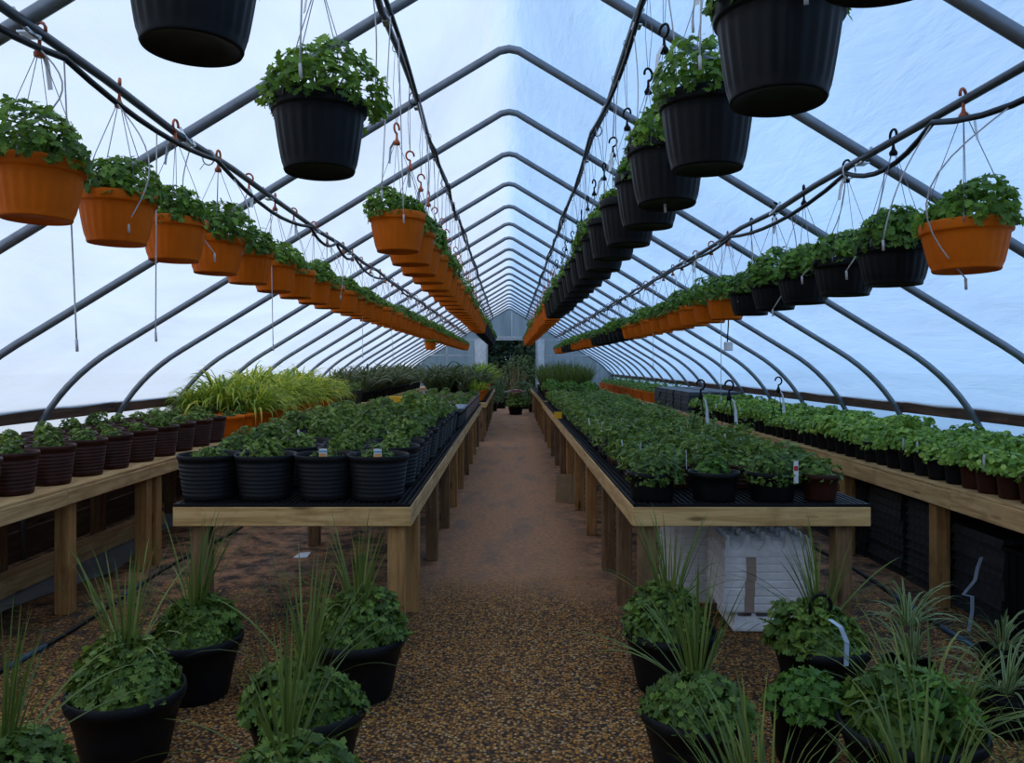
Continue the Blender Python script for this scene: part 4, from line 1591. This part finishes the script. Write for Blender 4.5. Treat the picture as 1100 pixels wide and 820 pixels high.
# upright black crates nearer the camera
def crate(L, W, H):
    mb = MB()
    mb.box(-W / 2, W / 2, -L / 2, L / 2, 0, .012)
    for sx in (-1, 1):
        mb.box(*sorted((sx * W / 2, sx * (W / 2 - .012))), -L / 2, L / 2, .012, H)
        for i in range(6):
            y = -L / 2 + L * (i + .5) / 6
            mb.box(*sorted((sx * W / 2, sx * (W / 2 + .008))), y - .008, y + .008, .02, H - .03)
    for sy in (-1, 1):
        mb.box(-W / 2 + .012, W / 2 - .012, *sorted((sy * L / 2, sy * (L / 2 - .012))), .012, H)
    mb.box(-W / 2 - .012, W / 2 + .012, -L / 2 - .012, L / 2 + .012, H - .02, H)
    return mb.mesh('crate', M['black'])
crm = crate(.40, .42, .50)
for k in range(3):
    put(crm, 'plastic_crate', (2.93, 4.18 - k * .46, 0), (0, 0, rnd.gauss(0, .02)), f'tall black crate under the right wall bench, {nth(k)} forward from the tray stacks', 'crate', 'black crates under the right wall bench')
# pale ribbon hanging in front of the crate
mb = MB()
p = [(2.637, 4.45, .42), (2.615, 4.45, .36), (2.60, 4.45, .29), (2.53, 4.44, .215), (2.585, 4.45, .20), (2.585, 4.45, .12), (2.56, 4.44, .01)]
vs = []
for q in p:
    vs += [(q[0] - .012, q[1], q[2]), (q[0] + .012, q[1] + .006, q[2]), (q[0] + .012, q[1] + .008, q[2]), (q[0] - .012, q[1] + .002, q[2])]
fs = [(0, 1, 2, 3), tuple(len(vs) - 4 + k for k in range(4))]
for i in range(len(p) - 1):
    for k in range(4):
        fs.append((4 * i + k, 4 * i + (k + 1) % 4, 4 * i + 4 + (k + 1) % 4, 4 * i + 4 + k))
mb.add(vs, fs)
single(mb, 'hanging_ribbon', M['ribbon'], 'pale kinked ribbon hanging against the black crates under the right bench', 'ribbon')

# ------------------------------------------------------------------ odds and ends
mb = MB()
mb.box(.575, .675, 10.22, 10.225, .80, .885)
single(mb, 'sticky_card', M['yellowcard'], 'yellow sticky card clipped to the aisle edge of the right bench', 'card')
mb = MB()
mb.tube([(-1.22, 8.6, 1.0), (-1.22, 8.6, 1.10)], .004, 5)
mb.box(-1.30, -1.14, 8.60, 8.62, 1.085, 1.15, .006)
single(mb, 'sticky_card', M['yellowcard'], 'yellow card standing among the mums on the left middle bench', 'card')
for k, (x0, x1, y, lean, lab) in enumerate(((.50, .66, 8.62, .05, 'wider cardboard sheet leaning on the right bench leg'), (.665, .73, 8.56, .04, 'narrow cardboard strip beside the leaning sheet'))):
    mb = MB()
    vs = [(x0, y, 0), (x1, y, 0), (x1 + .02, y + lean, .30), (x0 + .02, y + lean, .30), (x0, y + .006, 0), (x1, y + .006, 0), (x1 + .02, y + lean + .006, .30), (x0 + .02, y + lean + .006, .30)]
    mb.add(vs, [(0, 1, 2, 3), (7, 6, 5, 4), (0, 4, 5, 1), (1, 5, 6, 2), (2, 6, 7, 3), (3, 7, 4, 0)])
    single(mb, 'cardboard_sheet', M['cardboard'], lab, 'cardboard')
for k, (x, y, lab) in enumerate(((-1.61, 6.2, 'white paper scrap on the dirt under the left middle bench'), (-.62, 14.0, 'white paper scrap on the path under the left bench end'))):
    mb = MB()
    mb.add([(x - .06, y - .04, .004), (x + .05, y - .05, .006), (x + .06, y + .04, .03), (x - .03, y + .05, .02), (x - .06, y - .04, .002), (x + .05, y - .05, .004), (x + .06, y + .04, .028), (x - .03, y + .05, .018)],
           [(0, 1, 2, 3), (7, 6, 5, 4), (0, 4, 5, 1), (1, 5, 6, 2), (2, 6, 7, 3), (3, 7, 4, 0)])
    single(mb, 'paper_scrap', M['white'], lab, 'paper')
# hoses on the ground
for sx, lab in ((-1, 'black hose with blue joints on the ground beneath the left wall bench edge'), (1, 'black hose on the ground beneath the right wall bench edge')):
    t = thing('ground_hose', lab, 'hose', (sx * 2.48, 2.6, 0), group='ground hoses')
    pts = [(sx * (2.47 + .03 * math.sin(i * .7)), 2.4 + i * .3, .013) for i in range(60)]
    mb = MB(); mb.tube(pts, .012, 7); build(mb, 'tube', M['hose'], t)
    for y in ((3.95, 5.35) if sx < 0 else (4.3, 5.0)):
        i = int((y - 2.4) / .3)
        mb = MB(); mb.tube([pts[i], pts[i + 1]], .0155, 8); build(mb, 'joint', M['bluehose'], t, label='blue hose joint')
# wet ground cloth and timbers beneath the left wall bench
mb = MB()
r2 = random.Random(7)
vs, fs = [], []
for j in range(24):
    y = 2.6 + j * .45
    xi = -2.95 + .12 * math.sin(j * 1.1) + r2.uniform(-.05, .05)
    vs += [(-3.5, y, .006), (xi, y, .006 + .003)]
for j in range(23):
    fs.append((2 * j, 2 * j + 1, 2 * j + 3, 2 * j + 2))
mb.add(vs, fs)
single(mb, 'ground_cloth', M['tarp'], 'wet ground cloth under the left wall bench, blue-grey sky sheen painted in', 'ground cloth')
for k, (x, z, y0, y1, lab) in enumerate(((-3.25, .13, 3.0, 7.4, 'long rough timber lying under the left wall bench'),)):
    mb = MB()
    mb.box(x - .09, x + .06, y0, y1, .01, z, .01)
    single(mb, 'timber', M['woody'], lab, 'timber')
# electrical plug on a cord hanging by the right row
mb = MB()
mb.tube([(2.02, 7.3, 2.19), (2.01, 7.3, 2.0), (2.0, 7.28, 1.86), (1.985, 7.26, 1.70)], .006, 6)
t = thing('hanging_socket', 'pale socket box dangling on a black cord behind the outer right baskets', 'socket', (2.0, 7.3, 1.6), group=None)
build(mb, 'cord', M['hose'], t)
mb = MB(); mb.box(1.96, 2.03, 7.23, 7.29, 1.62, 1.70, .006); build(mb, 'socket_box', M['foam'], t)

# gravel pebbles lying on the packed gravel near the camera
r2 = random.Random(77)
mb = MB()
for i in range(9000):
    y = 2.0 + 3.6 * r2.random() ** .8
    x = r2.uniform(-2.4, 2.4)
    s = r2.uniform(.004, .010)
    a = r2.uniform(0, PI)
    ca, sa = math.cos(a), math.sin(a)
    q = [(1, 0, .3), (.2, .8, .3), (-.9, .3, .3), (-.3, -.8, .3), (.5, .1, .75), (-.3, .2, .8), (-.1, -.35, .75)]
    q = [(x + (px * ca - py * sa) * s * r2.uniform(.8, 1.2), y + (px * sa + py * ca) * s, pz * s * r2.uniform(.7, 1.1) - .001) for px, py, pz in q]
    mb.add(q, [(0, 1, 4), (1, 5, 4), (1, 2, 5), (2, 6, 5), (2, 3, 6), (3, 0, 4), (3, 4, 6), (4, 5, 6)], True)
o = single(mb, 'gravel', M['pebble'], 'loose tan and orange gravel at the near end of the path', 'gravel')
o['kind'] = 'stuff'

# potted plant with red and white flowers at the far end of the aisle
o = thing('potted_mum', 'pot of red and white flowers standing at the far end of the aisle', 'potted plant', (.19, 23.6, 0), 0)
part('pot', smooth_pot(.25, .30, M['black'], 32), o)
part('foliage', dome(320, .33, .34, .28, .10, 701, M['mum'], lumps=.3, low=-.1), o)
r2 = random.Random(9)
mb = MB()
for i in range(150):
    a = r2.uniform(0, 2 * PI)
    rr = .26 * math.sqrt(r2.random())
    mb.cur = 1 if r2.random() < .45 else 0
    c = Vector((rr * math.cos(a), rr * math.sin(a), 0.70 - rr * rr * .9 + r2.uniform(0, .04)))
    for k in range(5):
        b = 2 * PI * k / 5
        mb.leaf(c, Vector((math.cos(b), math.sin(b), .3)), Vector((0, 0, 1)), .06, .05, OVAL, .2, .1)
part('flowers', mb.mesh('flowers', [M['blossom_red'], M['blossom_white']]), o)
for k, (x, y, s_) in enumerate(((-.55, 25.3, .9), (.75, 24.9, .8), (.5, 26.6, 1.1), (-.3, 26.9, 1.0))):
    o = thing('potted_shrub', f'leafy shrub in black pot crowding the far doorway, {nth(k)} from the aisle pot', 'potted plant', (x, y, 0), 0, 'potted shrubs at the far doorway', s_)
    part('pot', smooth_pot(.24, .34, M['black'], 28), o)
    part('foliage', dome(260, .40, .75, .3, .12, 710 + k, M['bush'], OVAL, .6, 0, .35), o)

# ------------------------------------------------------------------ outside: trees and bushes beyond the doorway
def tree(name, label, x, y, h, R, seed, n, leaf, mat, group):
    r2 = random.Random(seed)
    t = thing(name, label, 'tree', (x, y, -.03), 0, group)
    mb = MB()
    mb.tube([(0, 0, 0), (.05, 0, h * .3), (0, .05, h * .6), (.03, 0, h * .9)], .1, 8, True, [.16, .12, .08, .03])
    for i in range(7):
        a = r2.uniform(0, 6.28)
        z = h * r2.uniform(.2, .75)
        mb.tube([(0, 0, z), (R * .6 * math.cos(a), R * .6 * math.sin(a), z + R * .35)], .04, 5, True, [.05, .015])
    part('trunk', mb.mesh('trunk', M['bark']), t)
    mb = MB()
    blobs = [(Vector((r2.gauss(0, R * .38), r2.gauss(0, R * .38), h * r2.uniform(.15, .92))), R * r2.uniform(.4, .7)) for _ in range(22)]
    for i in range(n):
        c, rr = r2.choice(blobs)
        d = Vector((r2.gauss(0, 1), r2.gauss(0, 1), r2.gauss(0, 1))).normalized()
        p = c + d * rr * r2.uniform(.7, 1.05)
        if p.z < .1:
            continue
        nrm = (d + Vector((r2.gauss(0, .5), r2.gauss(0, .5), r2.gauss(.4, .5)))).normalized()
        mb.leaf(p, Vector((r2.gauss(0, 1), r2.gauss(0, 1), r2.gauss(-.2, .5))), nrm, leaf * r2.uniform(.7, 1.3), leaf * .8, OVAL, .2, .1)
    part('crown', mb.mesh('crown', M[mat]), t)
    return t
for k, (x, y, h, R) in enumerate(((-2.4, 37, 4.4, 2.0), (.3, 38.5, 4.6, 2.1), (3.0, 37, 4.3, 2.0), (-1.1, 33, 3.2, 1.5), (1.6, 32.8, 3.1, 1.5))):
    tree('evergreen_tree', f'dark evergreen tree beyond the far doorway, {["left of the opening", "filling the opening centre", "right of the opening", "lower one in front, left", "lower one in front, right"][k]}', x, y, h, R, 800 + k, 5200, .2, 'tree', 'trees beyond the doorway')
for k, (x, y, h, R) in enumerate(((-.7, 30.2, 1.5, .7), (.35, 30.6, 1.7, .75), (1.3, 30.0, 1.3, .7))):
    tree('shrub', f'green shrub growing outside the far doorway, {["left", "middle", "right"][k]} one', x, y, h, R, 850 + k, 2200, .1, 'bush', 'shrubs outside the doorway')
mb = MB()
r2 = random.Random(4)
for i in range(90):
    a = r2.uniform(0, 6.28)
    mb.blade((r2.gauss(0, .3), r2.gauss(0, .2), 0), a, r2.uniform(1.2, 1.57), r2.uniform(.8, 1.7), .012, r2.uniform(0, .5), 6)
single(mb, 'dry_grass', M['dry'], 'dry tan stalks standing outside the far doorway', 'ornamental grass').location = (.15, 29.2, -.02)
